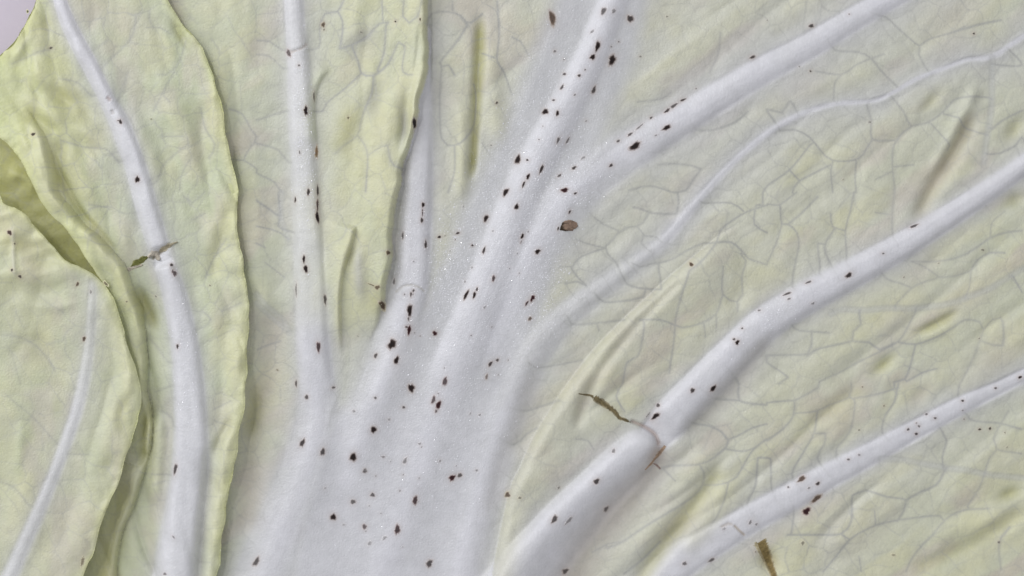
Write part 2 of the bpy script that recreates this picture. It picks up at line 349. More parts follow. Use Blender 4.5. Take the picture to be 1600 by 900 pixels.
    cr = [([(751, 15, 7), (748, 90, 7), (744, 160, 6), (740, 230, 5), (734, 290, 5)], -17, OLIVE, .95),
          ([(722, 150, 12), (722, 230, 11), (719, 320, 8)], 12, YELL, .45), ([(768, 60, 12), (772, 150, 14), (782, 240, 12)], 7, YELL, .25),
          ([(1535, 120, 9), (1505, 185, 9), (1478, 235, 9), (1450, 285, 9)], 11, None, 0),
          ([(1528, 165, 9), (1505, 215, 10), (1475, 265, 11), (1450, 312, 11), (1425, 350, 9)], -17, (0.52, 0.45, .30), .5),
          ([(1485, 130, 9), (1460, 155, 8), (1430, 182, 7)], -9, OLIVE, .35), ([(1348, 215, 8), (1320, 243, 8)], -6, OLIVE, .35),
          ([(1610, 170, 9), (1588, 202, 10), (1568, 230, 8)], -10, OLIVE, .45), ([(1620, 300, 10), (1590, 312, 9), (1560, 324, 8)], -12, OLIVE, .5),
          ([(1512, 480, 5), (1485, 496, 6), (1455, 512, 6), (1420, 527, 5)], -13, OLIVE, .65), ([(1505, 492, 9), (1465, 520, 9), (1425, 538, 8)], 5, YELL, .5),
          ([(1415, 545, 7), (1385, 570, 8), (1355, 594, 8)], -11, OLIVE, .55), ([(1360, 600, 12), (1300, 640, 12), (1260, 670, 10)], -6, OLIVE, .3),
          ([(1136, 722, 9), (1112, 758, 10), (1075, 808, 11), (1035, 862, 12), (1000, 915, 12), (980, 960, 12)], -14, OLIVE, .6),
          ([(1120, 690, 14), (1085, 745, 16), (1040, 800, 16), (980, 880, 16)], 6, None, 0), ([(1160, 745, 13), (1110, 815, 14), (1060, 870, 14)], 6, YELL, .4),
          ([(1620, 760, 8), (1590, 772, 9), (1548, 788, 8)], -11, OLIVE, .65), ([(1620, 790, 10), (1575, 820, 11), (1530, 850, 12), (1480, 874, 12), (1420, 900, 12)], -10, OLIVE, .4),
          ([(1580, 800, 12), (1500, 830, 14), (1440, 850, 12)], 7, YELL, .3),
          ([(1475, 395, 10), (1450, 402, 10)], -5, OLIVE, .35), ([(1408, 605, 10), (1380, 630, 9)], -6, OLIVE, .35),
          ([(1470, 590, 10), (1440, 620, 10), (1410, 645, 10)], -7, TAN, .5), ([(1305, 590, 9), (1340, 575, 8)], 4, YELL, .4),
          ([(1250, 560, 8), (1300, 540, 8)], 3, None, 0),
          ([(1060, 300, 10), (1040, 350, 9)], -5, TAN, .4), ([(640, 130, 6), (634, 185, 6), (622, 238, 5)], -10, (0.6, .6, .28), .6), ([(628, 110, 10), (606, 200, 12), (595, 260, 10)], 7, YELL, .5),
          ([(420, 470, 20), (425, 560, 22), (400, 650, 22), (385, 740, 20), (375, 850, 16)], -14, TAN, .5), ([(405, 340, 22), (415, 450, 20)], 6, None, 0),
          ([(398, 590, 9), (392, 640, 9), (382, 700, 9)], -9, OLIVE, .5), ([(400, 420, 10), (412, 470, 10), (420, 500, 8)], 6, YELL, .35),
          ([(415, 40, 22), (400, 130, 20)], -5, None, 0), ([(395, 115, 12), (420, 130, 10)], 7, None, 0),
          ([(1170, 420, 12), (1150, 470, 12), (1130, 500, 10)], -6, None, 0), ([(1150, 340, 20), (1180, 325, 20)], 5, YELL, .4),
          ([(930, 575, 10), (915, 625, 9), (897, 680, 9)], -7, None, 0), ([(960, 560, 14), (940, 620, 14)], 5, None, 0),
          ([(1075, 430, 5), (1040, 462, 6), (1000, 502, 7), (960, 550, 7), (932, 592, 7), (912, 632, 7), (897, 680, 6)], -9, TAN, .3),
          ([(1040, 690, 14), (1015, 745, 20), (960, 810, 26), (910, 880, 28), (880, 960, 28)], -16, (0.54, 0.50, 0.44), .75),  # brown-grey tint paints the shade beside the broken rib
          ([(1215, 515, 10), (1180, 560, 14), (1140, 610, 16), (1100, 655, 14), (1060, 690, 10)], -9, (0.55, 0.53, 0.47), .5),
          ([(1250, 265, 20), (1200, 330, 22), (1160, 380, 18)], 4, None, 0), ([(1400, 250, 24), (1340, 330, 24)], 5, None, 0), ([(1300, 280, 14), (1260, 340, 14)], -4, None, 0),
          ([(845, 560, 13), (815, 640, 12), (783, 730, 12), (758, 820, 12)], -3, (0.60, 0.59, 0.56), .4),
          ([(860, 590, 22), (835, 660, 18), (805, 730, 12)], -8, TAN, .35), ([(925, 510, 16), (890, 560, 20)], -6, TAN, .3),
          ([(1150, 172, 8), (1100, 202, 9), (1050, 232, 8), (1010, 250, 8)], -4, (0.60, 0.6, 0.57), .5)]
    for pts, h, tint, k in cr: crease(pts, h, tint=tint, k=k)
    # the folded lobe that lies over the rib (right margin is a free edge)
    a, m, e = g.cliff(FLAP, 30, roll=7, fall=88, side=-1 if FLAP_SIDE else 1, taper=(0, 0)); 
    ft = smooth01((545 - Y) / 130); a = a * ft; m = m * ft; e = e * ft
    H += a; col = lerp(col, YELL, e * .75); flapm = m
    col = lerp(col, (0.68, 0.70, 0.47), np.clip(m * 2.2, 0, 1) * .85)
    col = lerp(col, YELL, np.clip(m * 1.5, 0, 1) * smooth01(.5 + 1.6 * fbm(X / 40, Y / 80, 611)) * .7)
    H += m * (5 * fbm(X / 30, Y / 75, 613, 2))
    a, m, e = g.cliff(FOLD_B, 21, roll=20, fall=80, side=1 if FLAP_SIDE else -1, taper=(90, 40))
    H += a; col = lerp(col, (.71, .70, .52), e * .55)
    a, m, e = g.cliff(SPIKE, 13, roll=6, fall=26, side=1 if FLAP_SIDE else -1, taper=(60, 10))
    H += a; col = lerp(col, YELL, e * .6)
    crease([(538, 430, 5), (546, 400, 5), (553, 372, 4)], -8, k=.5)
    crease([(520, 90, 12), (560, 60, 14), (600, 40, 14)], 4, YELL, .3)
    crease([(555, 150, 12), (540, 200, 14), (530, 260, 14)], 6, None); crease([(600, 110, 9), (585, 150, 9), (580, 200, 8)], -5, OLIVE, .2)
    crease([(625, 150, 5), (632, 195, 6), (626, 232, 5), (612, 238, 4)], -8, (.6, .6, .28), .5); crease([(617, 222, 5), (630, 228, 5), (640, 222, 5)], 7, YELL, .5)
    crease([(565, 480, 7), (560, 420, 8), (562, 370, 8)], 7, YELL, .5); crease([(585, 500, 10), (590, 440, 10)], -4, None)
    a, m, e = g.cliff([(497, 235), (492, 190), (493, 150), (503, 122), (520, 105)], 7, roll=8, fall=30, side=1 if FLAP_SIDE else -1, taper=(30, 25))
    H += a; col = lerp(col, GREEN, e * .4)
    # wrinkles of the thin blade
    u, v = rot(X, Y, 38, 75, 26); b1 = fbm(u, v, 81, 2)
    u, v = rot(X, Y, 88, 90, 30); b2 = fbm(u, v, 85, 2)
    k = smooth01((X - 640) / 260)
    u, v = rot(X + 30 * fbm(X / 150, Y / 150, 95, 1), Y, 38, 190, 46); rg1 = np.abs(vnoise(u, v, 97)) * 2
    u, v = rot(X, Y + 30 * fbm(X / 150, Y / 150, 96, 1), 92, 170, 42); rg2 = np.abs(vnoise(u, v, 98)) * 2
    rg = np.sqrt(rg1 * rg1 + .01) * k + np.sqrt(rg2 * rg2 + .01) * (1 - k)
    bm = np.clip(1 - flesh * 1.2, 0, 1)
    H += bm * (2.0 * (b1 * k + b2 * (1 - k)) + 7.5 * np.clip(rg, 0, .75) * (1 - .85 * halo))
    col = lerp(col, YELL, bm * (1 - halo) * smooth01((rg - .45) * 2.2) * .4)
    H, col = veins(g, H, col, V_MAIN, V_BOLD, rest, 38, 34, np.clip(np.maximum(white, fl * .9), 0, 1))
    # lines across the snapped ribs, with stained rims
    crease([(985, 658, 2.2), (1008, 668, 2.5), (1026, 682, 3), (1031, 700, 3)], -7, (4, 6), (0.62, 0.50, 0.44), .7)
    crease([(1012, 732, 6), (1022, 716, 8), (1033, 700, 8), (1045, 690, 5)], -8, (4, 4), (0.42, 0.29, 0.19), .75)
    crease([(1040, 690, 9), (1060, 684, 8)], 0, (3, 8), (0.45, 0.36, 0.28), .5)
    crease([(1005, 650, 8), (1025, 663, 7), (1040, 680, 6)], 0, (4, 4), (0.66, 0.58, 0.53), .6)
    crease([(616, 458, 1.6), (628, 448, 1.6), (643, 445, 1.6), (657, 450, 1.6), (666, 458, 1.6)], -2.4, (4, 6), (0.55, 0.53, 0.47), .7)
    crease([(445, 82, 2), (458, 80, 2), (470, 76, 2), (480, 66, 2)], -3, (3, 3), (0.58, 0.53, 0.48), .7)
    crease([(474, 50, 5), (477, 60, 4)], 0, (2, 2), (0.66, 0.56, 0.5), .5)
    crease([(1148, 822, 1.8), (1158, 832, 2), (1167, 840, 2)], -3, (2, 2), (0.5, 0.42, 0.32), .8)
    crease([(1128, 826, 2), (1140, 820, 2), (1148, 822, 2)], -2, (2, 2), (0.56, 0.50, 0.43), .6)
    crease([(910, 618, 5), (935, 627, 6), (960, 643, 6), (985, 660, 5)], -5, (4, 4), (0.50, 0.46, 0.32), .5)
    crease([(1190, 850, 9), (1205, 880, 11), (1215, 910, 11)], -22, (6, 0), (0.40, 0.32, 0.14), .7)  # dark tint paints the depth of the hole
    H = blur(H, 0.8)
    wet = np.clip(0.25 + 0.9 * blob(g, 800, 330, 120, 260, 68) + 0.8 * blob(g, 650, 400, 40, 120, 0) + .7 * blob(g, 475, 200, 30, 160) + .7 * blob(g, 890, 280, 90, 60, 20) + .6 * blob(g, 1200, 500, 60, 30, 35), 0, 1) * np.clip(flesh + 0.05, 0, 1)
    region = np.zeros(X.shape, int)
    names = {1: 'K', 2: 'A', 3: 'B', 4: 'G', 5: 'F', 6: 'C2', 7: 'C1', 8: 'D'}
    for rid, k in reversed(list(names.items())):
        region[ratios[k] < 1.08] = rid
    region[(region == 3) & (X > 1180)] = 0
    region[(ratios['C2'] < 1.05)] = 6
    region[(ratios['K'] < .95)] = 1
    region[(flapm > .12) & (region == 5)] = 0
    region[(region == 0) & (flapm > .25)] = 9
    region[(region == 0) & (fl > .75)] = 10
    return H, col, wet, region

def point_in(X, Y, poly):
    r = np.zeros(X.shape, bool); n = len(poly)
    for i in range(n):
        x0, y0 = poly[i][:2]; x1, y1 = poly[(i + 1) % n][:2]
        if y0 == y1: continue
        c = ((y0 > Y) != (y1 > Y)) & (X < (x1 - x0) * (Y - y0) / (y1 - y0) + x0)
        r ^= c
    return r

# ------------------------------------------------------------------ left leaf
L_RIGHT = [(205, -260), (240, -80), (263, 0), (283, 33), (310, 67), (330, 113), (347, 157), (353, 200), (363, 250), (371, 300), (372, 350), (377, 387), (383, 423), (387, 467), (388, 533), (385, 600), (382, 643), (372, 677), (367, 727), (354, 787), (351, 817), (340, 883), (335, 905), (325, 1000), (318, 1090)]
L_LEFTLOW = [(80, 1090), (70, 900), (90, 760), (120, 640), (150, 540), (168, 470), (153, 428), (136, 402), (112, 366), (86, 337), (62, 302), (42, 264), (20, 233), (0, 215), (-60, 185), (-160, 190), (-190, 130)]
L_TOP = [(-120, 110), (-50, 100), (0, 86), (12, 75), (30, 55), (48, 27), (58, 0), (68, -60), (90, -150), (140, -240)]
R_RIB = [(30, 150), (62, 200), (84, 252), (93, 300), (110, 322), (133, 350), (153, 370), (173, 390), (193, 410), (203, 433), (208, 460), (219, 480), (223, 517), (225, 550), (226, 600), (232, 640), (236, 668), (230, 715), (222, 742)]

V_MAIN = knit(V_MAIN + V_BOLD, [R_K, R_G, R_F, R_A, R_B, R_C1, R_C2, R_D])[:len(V_MAIN)]
V_LEFT = knit(V_LEFT, [R_H1, R_H2], 12); V_FAR = knit(V_FAR, [R_I], 14)
L_RIGHT = frill(L_RIGHT, 2.0, 5); L_LEFTLOW = frill(L_LEFTLOW, 1.8, 6); L_TOP = frill(L_TOP, 1.5, 7); R_RIB = frill(R_RIB, 1.8, 8)

def left_leaf(g):
    X, Y = g.X, g.Y
    H = 12 + base_tilt(X, Y) + 5 * smooth01((X - 300) / 70) + 6 * smooth01((200 - Y) / 250)
    H -= 26 * smooth01((Y - 380) / 160) * smooth01((275 - X) / 60)          # sinks under the outer leaf
    col = np.zeros(X.shape + (3,)) + np.array(GREEN)
    col = lerp(col, YELL, .6 * smooth01(fbm(X / 50, Y / 90, 15) * 1.8 + .25))
    col = lerp(col, TAN, .55 * smooth01(fbm(X / 50 + 4, Y / 80, 25) * 2.2 - .2))
    col = lerp(col, TAN, .6 * blob(g, 140, 12, 50, 30)); col = lerp(col, TAN, .5 * blob(g, 70, 45, 30, 30)); col = lerp(col, TAN, .5 * blob(g, 205, 40, 40, 30))
    col = lerp(col, (0.70, 0.73, 0.36), .6 * smooth01((170 - X) / 110) * smooth01((330 - Y) / 200 + .4))
    col = lerp(col, YELL, .6 * smooth01((X - 335) / 40))
    # ribbon-like ruffled margin
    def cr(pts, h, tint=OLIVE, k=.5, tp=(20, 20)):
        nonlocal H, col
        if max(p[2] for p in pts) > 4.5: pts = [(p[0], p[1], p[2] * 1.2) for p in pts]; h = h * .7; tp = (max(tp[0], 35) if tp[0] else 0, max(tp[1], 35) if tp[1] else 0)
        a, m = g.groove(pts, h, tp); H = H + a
        if tint: col = lerp(col, tint, m * k)  # fold tints put shade and translucent glow into the colour
    sd = 1 if FLAP_SIDE else -1
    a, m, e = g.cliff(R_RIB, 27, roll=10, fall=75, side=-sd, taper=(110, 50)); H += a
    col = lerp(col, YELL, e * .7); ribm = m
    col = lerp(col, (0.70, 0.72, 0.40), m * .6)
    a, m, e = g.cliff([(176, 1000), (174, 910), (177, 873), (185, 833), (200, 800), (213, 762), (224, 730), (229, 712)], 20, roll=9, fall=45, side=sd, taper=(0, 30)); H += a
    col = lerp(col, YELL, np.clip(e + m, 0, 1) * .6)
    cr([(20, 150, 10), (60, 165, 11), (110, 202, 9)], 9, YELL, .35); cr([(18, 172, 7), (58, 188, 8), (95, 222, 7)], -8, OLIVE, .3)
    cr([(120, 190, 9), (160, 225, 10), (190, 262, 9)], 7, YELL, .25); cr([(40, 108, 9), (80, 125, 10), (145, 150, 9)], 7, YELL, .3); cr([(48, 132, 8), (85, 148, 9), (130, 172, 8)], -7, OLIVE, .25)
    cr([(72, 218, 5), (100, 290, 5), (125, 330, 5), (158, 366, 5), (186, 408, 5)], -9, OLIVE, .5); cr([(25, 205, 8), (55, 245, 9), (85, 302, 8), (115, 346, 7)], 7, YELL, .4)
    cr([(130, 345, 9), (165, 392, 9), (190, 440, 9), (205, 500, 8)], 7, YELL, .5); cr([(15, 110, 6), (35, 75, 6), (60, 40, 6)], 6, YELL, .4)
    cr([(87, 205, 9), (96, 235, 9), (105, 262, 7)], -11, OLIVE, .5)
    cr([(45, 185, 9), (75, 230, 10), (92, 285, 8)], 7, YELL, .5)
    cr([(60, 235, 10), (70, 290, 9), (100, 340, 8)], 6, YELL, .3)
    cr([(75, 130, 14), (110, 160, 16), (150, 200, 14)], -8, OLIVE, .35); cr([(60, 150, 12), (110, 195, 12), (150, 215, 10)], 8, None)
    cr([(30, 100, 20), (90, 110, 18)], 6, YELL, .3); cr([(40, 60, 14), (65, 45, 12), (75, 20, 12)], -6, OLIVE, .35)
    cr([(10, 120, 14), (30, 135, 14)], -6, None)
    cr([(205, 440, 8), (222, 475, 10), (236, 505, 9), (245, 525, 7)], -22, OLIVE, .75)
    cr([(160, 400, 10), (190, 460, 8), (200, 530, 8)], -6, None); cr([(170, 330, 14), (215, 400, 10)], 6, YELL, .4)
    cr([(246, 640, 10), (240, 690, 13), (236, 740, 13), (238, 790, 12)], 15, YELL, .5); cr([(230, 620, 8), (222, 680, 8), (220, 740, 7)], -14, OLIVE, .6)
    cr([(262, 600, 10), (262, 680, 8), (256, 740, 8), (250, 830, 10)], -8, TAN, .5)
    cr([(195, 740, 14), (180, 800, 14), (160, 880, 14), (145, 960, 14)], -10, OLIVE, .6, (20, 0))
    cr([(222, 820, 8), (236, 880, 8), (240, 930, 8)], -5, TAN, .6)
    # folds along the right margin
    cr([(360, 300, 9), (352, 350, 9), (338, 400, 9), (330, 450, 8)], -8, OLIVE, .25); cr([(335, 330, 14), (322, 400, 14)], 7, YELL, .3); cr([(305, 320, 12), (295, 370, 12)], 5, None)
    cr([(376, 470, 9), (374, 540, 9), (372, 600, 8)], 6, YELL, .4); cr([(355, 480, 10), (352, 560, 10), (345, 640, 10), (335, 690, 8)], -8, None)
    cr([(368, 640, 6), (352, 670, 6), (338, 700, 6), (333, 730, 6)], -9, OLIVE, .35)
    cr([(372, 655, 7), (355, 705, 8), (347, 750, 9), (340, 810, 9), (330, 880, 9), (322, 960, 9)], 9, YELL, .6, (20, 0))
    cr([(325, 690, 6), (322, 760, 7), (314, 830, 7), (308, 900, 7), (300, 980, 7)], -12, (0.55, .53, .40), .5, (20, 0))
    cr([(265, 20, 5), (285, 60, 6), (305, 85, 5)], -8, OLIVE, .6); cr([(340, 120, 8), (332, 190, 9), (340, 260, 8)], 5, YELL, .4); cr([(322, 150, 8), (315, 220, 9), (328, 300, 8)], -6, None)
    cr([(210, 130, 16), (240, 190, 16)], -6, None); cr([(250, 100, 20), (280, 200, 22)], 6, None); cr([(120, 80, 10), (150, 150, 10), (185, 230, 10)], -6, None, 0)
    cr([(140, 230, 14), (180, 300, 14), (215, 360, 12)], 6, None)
    u, v = rot(X, Y, 100, 80, 28); H += 3.5 * fbm(u, v, 181, 2)
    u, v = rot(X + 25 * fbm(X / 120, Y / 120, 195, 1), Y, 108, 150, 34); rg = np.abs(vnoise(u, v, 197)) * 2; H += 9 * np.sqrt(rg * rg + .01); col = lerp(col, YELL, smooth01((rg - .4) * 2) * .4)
    u, v = rot(X, Y, 125, 70, 22); H += 5 * smooth01((190 - X) / 80) * smooth01((430 - Y) / 60) * fbm(u, v, 198, 2)
    white = np.zeros(X.shape); rr = {}
    for k, pts, h, tp in (('H1', R_H1, 12, (0, 8)), ('H2', R_H2, 16, (6, 0))):
        f, r, T = g.rib(pts, h, tp, 3.8); rr[k] = r; H += blur(f, 1.5)
        D, W, *_ = g.stroke(pts, 80)
        white = np.maximum(white, 1 - smooth01((D - W * .8) / (W * .3 + 2)))
        col = lerp(col, GREYW, .75 * np.exp(-np.clip(D - W, 0, None) / 14))
    col = lerp(col, WHITE, white * .96)
    H, col = veins(g, H, col, V_LEFT, [], np.ones(X.shape), 95, 34, white, .62)
    cr([(236, 405, 2.5), (247, 396, 3), (256, 388, 3), (268, 382, 2)], -7, (.5, .46, .36), .7, (3, 3))
    cr([(270, 420, 8), (278, 432, 7)], 0, (.50, .38, .38), .6, (1, 1)); cr([(258, 405, 9), (266, 414, 8)], 0, (.62, .56, .5), .4, (1, 1))
    cr([(168, 152, 3), (175, 158, 3)], -2, (.55, .42, .38), .6, (1, 1)); cr([(176, 172, 3), (178, 180, 3)], -2, (.5, .45, .4), .4, (1, 1))
    cr([(196, 414, 6), (212, 412, 6), (226, 405, 5)], -14, (.33, .33, .12), .8, (2, 2))  # olive tint paints the dark inside of the hole
    wet = np.clip(.25 + .3 * blob(g, 290, 520, 30, 120), 0, 1) * white
    region = np.zeros(X.shape, int)
    region[rr['H1'] < 1.08] = 1; region[rr['H2'] < 1.08] = 2
    region[(region == 0) & (ribm > .3)] = 3
    return H, col, wet, region

I_EDGE = [(-190, 250), (-90, 262), (-20, 285), (0, 296), (8, 318), (26, 325), (48, 338), (66, 362), (86, 388), (103, 407), (123, 417), (134, 421), (147, 427), (163, 443), (179, 467), (192, 500), (203, 545), (213, 580), (221, 605), (221, 630), (213, 668), (200, 712), (187, 747), (173, 780), (160, 813), (147, 860), (133, 893), (110, 980), (90, 1090), (-190, 1090)]

I_EDGE = I_EDGE[:2] + frill(I_EDGE[2:-2], 2.0, 9) + I_EDGE[-2:]

def far_leaf(g):
    X, Y = g.X, g.Y
    H = 26 + base_tilt(X, Y) + 5 * smooth01((Y - 500) / 300)
    col = np.zeros(X.shape + (3,)) + np.array((0.66, 0.67, 0.46))
    col = lerp(col, YELL, .7 * smooth01(fbm(X / 60, Y / 90, 215) * 1.8 + .2))
    col = lerp(col, GREEN, .5 * smooth01(fbm(X / 50 + 5, Y / 90, 235) * 1.8 + .1))
    col = lerp(col, TAN, .6 * smooth01(fbm(X / 50 + 4, Y / 80, 225) * 2.2 - .1))
    def cr(pts, h, tint=OLIVE, k=.5, tp=(20, 20)):
        nonlocal H, col
        if max(p[2] for p in pts) > 4.5: pts = [(p[0], p[1], p[2] * 1.2) for p in pts]; h = h * .7; tp = (max(tp[0], 35) if tp[0] else 0, max(tp[1], 35) if tp[1] else 0)
        a, m = g.groove(pts, h, tp); H = H + a
        if tint: col = lerp(col, tint, m * k)  # olive and yellow on the folds are painted shade and glow
    col = lerp(col, YELL, .6 * smooth01((420 - Y) / 60))
    cr([(8, 330, 8), (55, 352, 9), (90, 400, 8)], 7, YELL, .5); cr([(-10, 385, 9), (50, 384, 10), (105, 412, 8)], -7, OLIVE, .25)
    cr([(150, 455, 9), (182, 510, 9), (200, 580, 9), (205, 640, 9)], 6, YELL, .5); cr([(0, 355, 10), (40, 368, 9)], 5, YELL, .3); cr([(40, 470, 8), (90, 480, 8), (130, 470, 6)], 6, None)
    cr([(0, 430, 12), (60, 425, 12), (130, 428, 9)], 7, YELL, .4); cr([(-20, 455, 14), (50, 455, 14), (110, 455, 12)], -7, None)
    cr([(30, 395, 12), (90, 415, 10)], -5, (0.5, .5, .28), .3); cr([(135, 675, 12), (155, 672, 10)], -8, OLIVE, .5)
    cr([(213, 605, 8), (190, 650, 8), (205, 690, 8)], -6, OLIVE, .5); cr([(170, 640, 10), (195, 625, 8)], 5, YELL, .4)
    cr([(192, 520, 8), (200, 570, 8), (205, 620, 8)], 5, YELL, .6); cr([(185, 510, 4), (194, 560, 5), (205, 610, 4)], -5, None)
    cr([(25, 500, 26), (50, 540, 26)], 7, None); cr([(90, 520, 24), (70, 590, 24)], -6, TAN, .3)
    cr([(40, 640, 8), (32, 700, 8), (25, 750, 8)], 5, GREEN, .4); cr([(95, 600, 12), (80, 650, 12)], 5, None)
    cr([(120, 720, 16), (105, 800, 16), (70, 880, 16)], -5, None); cr([(150, 780, 16), (110, 880, 14)], 5, TAN, .4)
    cr([(25, 350, 4), (24, 400, 4), (30, 440, 4)], 3, (.72, .71, .6), .5); cr([(62, 462, 5), (95, 466, 5)], 4, (.74, .74, .62), .5)
    cr([(140, 735, 10), (165, 730, 10), (190, 700, 8)], -5, OLIVE, .3)
    u, v = rot(X, Y, 80, 90, 40); H += 3.5 * fbm(u, v, 281, 2)
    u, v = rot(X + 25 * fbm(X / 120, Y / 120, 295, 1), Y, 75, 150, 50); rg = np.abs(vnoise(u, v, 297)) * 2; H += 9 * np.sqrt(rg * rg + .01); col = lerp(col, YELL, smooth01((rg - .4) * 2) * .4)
    u, v = rot(X, Y, 20, 60, 24); H += 7 * smooth01((470 - Y) / 60) * fbm(u, v, 298, 2)
    f, r, T = g.rib(R_I, 6, (45, 0), soft=.8); H += f
    D, W, T, *_ = g.stroke(R_I, 80)
    white = (1 - smooth01((D - W * .5) / (W * .9))) * (0.35 + .45 * smooth01((T - 60) / 160))
    col = lerp(col, GREYW, .5 * np.exp(-np.clip(D - W, 0, None) / 18)); col = lerp(col, WHITE, white)
    H, col = veins(g, H, col, V_FAR, [], np.ones(X.shape), 110, 42, white, .5)
    region = np.zeros(X.shape, int); region[r < 1.05] = 1
    return H, col, white * .2, region

def under_leaf(g):
    X, Y = g.X, g.Y
    H = -27 + base_tilt(X, Y) + 10 * fbm(X / 90, Y / 60, 300)
    a, m = g.groove([(0, 270, 9), (30, 275, 9), (55, 300, 8)], 8); H += a
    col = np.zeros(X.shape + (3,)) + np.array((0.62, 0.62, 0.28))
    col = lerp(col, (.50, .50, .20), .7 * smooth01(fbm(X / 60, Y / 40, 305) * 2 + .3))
    H, col = veins(g, H, col, [], [], np.ones(X.shape), 60, 40, np.zeros(X.shape))
    return H, col, np.zeros(X.shape), np.zeros(X.shape, int)

# ------------------------------------------------------------------ materials
def leaf_material(name, rough, bump_fine, coat):
    m = bpy.data.materials.new(name); m.use_nodes = True
    nt = m.node_tree; N = nt.nodes; L = nt.links
    b = N['Principled BSDF']
    at = N.new('ShaderNodeAttribute'); at.attribute_name = 'pigment_and_shade'
    wt = N.new('ShaderNodeAttribute'); wt.attribute_name = 'wetness'
    tc = N.new('ShaderNodeTexCoord')
    def noise(scale, det, rgh=.55):
        n = N.new('ShaderNodeTexNoise'); n.inputs['Scale'].default_value = scale
        n.inputs['Detail'].default_value = det; n.inputs['Roughness'].default_value = rgh
        L.new(tc.outputs['Object'], n.inputs['Vector']); return n
    def mr(sock, a, b_, c, d):
        n = N.new('ShaderNodeMapRange'); L.new(sock, n.inputs[0])
        for i, v_ in enumerate((a, b_, c, d)): n.inputs[i + 1].default_value = v_
        return n.outputs[0]
    mott = noise(420, 4)
    hsv = N.new('ShaderNodeHueSaturation'); L.new(at.outputs['Color'], hsv.inputs['Color'])
    L.new(mr(mott.outputs[0], .25, .75, .94, 1.06), hsv.inputs['Value'])
    m2 = noise(150, 3); L.new(mr(m2.outputs[0], .3, .7, .88, 1.1), hsv.inputs['Saturation'])
    L.new(hsv.outputs[0], b.inputs['Base Color'])
    L.new(mr(wt.outputs['Fac'], 0, 1, rough, .34), b.inputs['Roughness'])
    b.inputs['Specular IOR Level'].default_value = .35
    b.inputs['Coat Roughness'].default_value = .16
    L.new(mr(wt.outputs['Fac'], 0, 1, coat, .55), b.inputs['Coat Weight'])
    # fine cell relief, and beads of moisture on the ribs
    f1 = noise(2600, 2); f2 = noise(900, 3)
    add = N.new('ShaderNodeMath'); add.operation = 'ADD'; L.new(f1.outputs[0], add.inputs[0]); L.new(f2.outputs[0], add.inputs[1])
    bp = N.new('ShaderNodeBump'); bp.inputs['Strength'].default_value = bump_fine; bp.inputs['Distance'].default_value = .00025
    L.new(add.outputs[0], bp.inputs['Height'])
    vo = N.new('ShaderNodeTexVoronoi'); vo.inputs['Scale'].default_value = 3200; L.new(tc.outputs['Object'], vo.inputs['Vector'])
    b2 = N.new('ShaderNodeBump'); b2.inputs['Distance'].default_value = .00016; L.new(wt.outputs['Fac'], b2.inputs['Strength'])
    L.new(vo.outputs['Distance'], b2.inputs['Height']); L.new(bp.outputs[0], b2.inputs['Normal'])
    L.new(bp.outputs[0], b.inputs['Normal']); L.new(b2.outputs[0], b.inputs['Coat Normal'])
    # thin tissue lets some light through
    tr = N.new('ShaderNodeBsdfTranslucent'); sat = N.new('ShaderNodeHueSaturation'); sat.inputs['Saturation'].default_value = 1.35
    L.new(hsv.outputs[0], sat.inputs['Color']); L.new(sat.outputs[0], tr.inputs['Color'])
    mx = N.new('ShaderNodeMixShader'); mx.inputs[0].default_value = .22
    L.new(b.outputs[0], mx.inputs[1]); L.new(tr.outputs[0], mx.inputs[2])
    L.new(mx.outputs[0], N['Material Output'].inputs['Surface'])
    return m
M_BLADE = leaf_material('leaf_tissue', .44, .42, .10)
M_RIB = leaf_material('rib_tissue', .40, .36, .16)

def spot_material():
    m = bpy.data.materials.new('speck_tissue'); m.use_nodes = True
    nt = m.node_tree; N = nt.nodes; L = nt.links; b = N['Principled BSDF']
    at = N.new('ShaderNodeAttribute'); at.attribute_name = 'pigment_and_shade'
    n = N.new('ShaderNodeTexNoise'); n.inputs['Scale'].default_value = 3500
    tc = N.new('ShaderNodeTexCoord'); L.new(tc.outputs['Object'], n.inputs['Vector'])
    h = N.new('ShaderNodeHueSaturation'); L.new(at.outputs['Color'], h.inputs['Color'])
    r = N.new('ShaderNodeMapRange'); L.new(n.outputs[0], r.inputs[0]); r.inputs[1].default_value = .3; r.inputs[2].default_value = .7; r.inputs[3].default_value = .75; r.inputs[4].default_value = 1.25
    L.new(r.outputs[0], h.inputs['Value']); L.new(h.outputs[0], b.inputs['Base Color'])
    b.inputs['Roughness'].default_value = .75; b.inputs['Specular IOR Level'].default_value = .2
    bp = N.new('ShaderNodeBump'); bp.inputs['Strength'].default_value = .5; bp.inputs['Distance'].default_value = .0001; L.new(n.outputs[0], bp.inputs['Height']); L.new(bp.outputs[0], b.inputs['Normal'])
    return m
M_SPOT = spot_material()

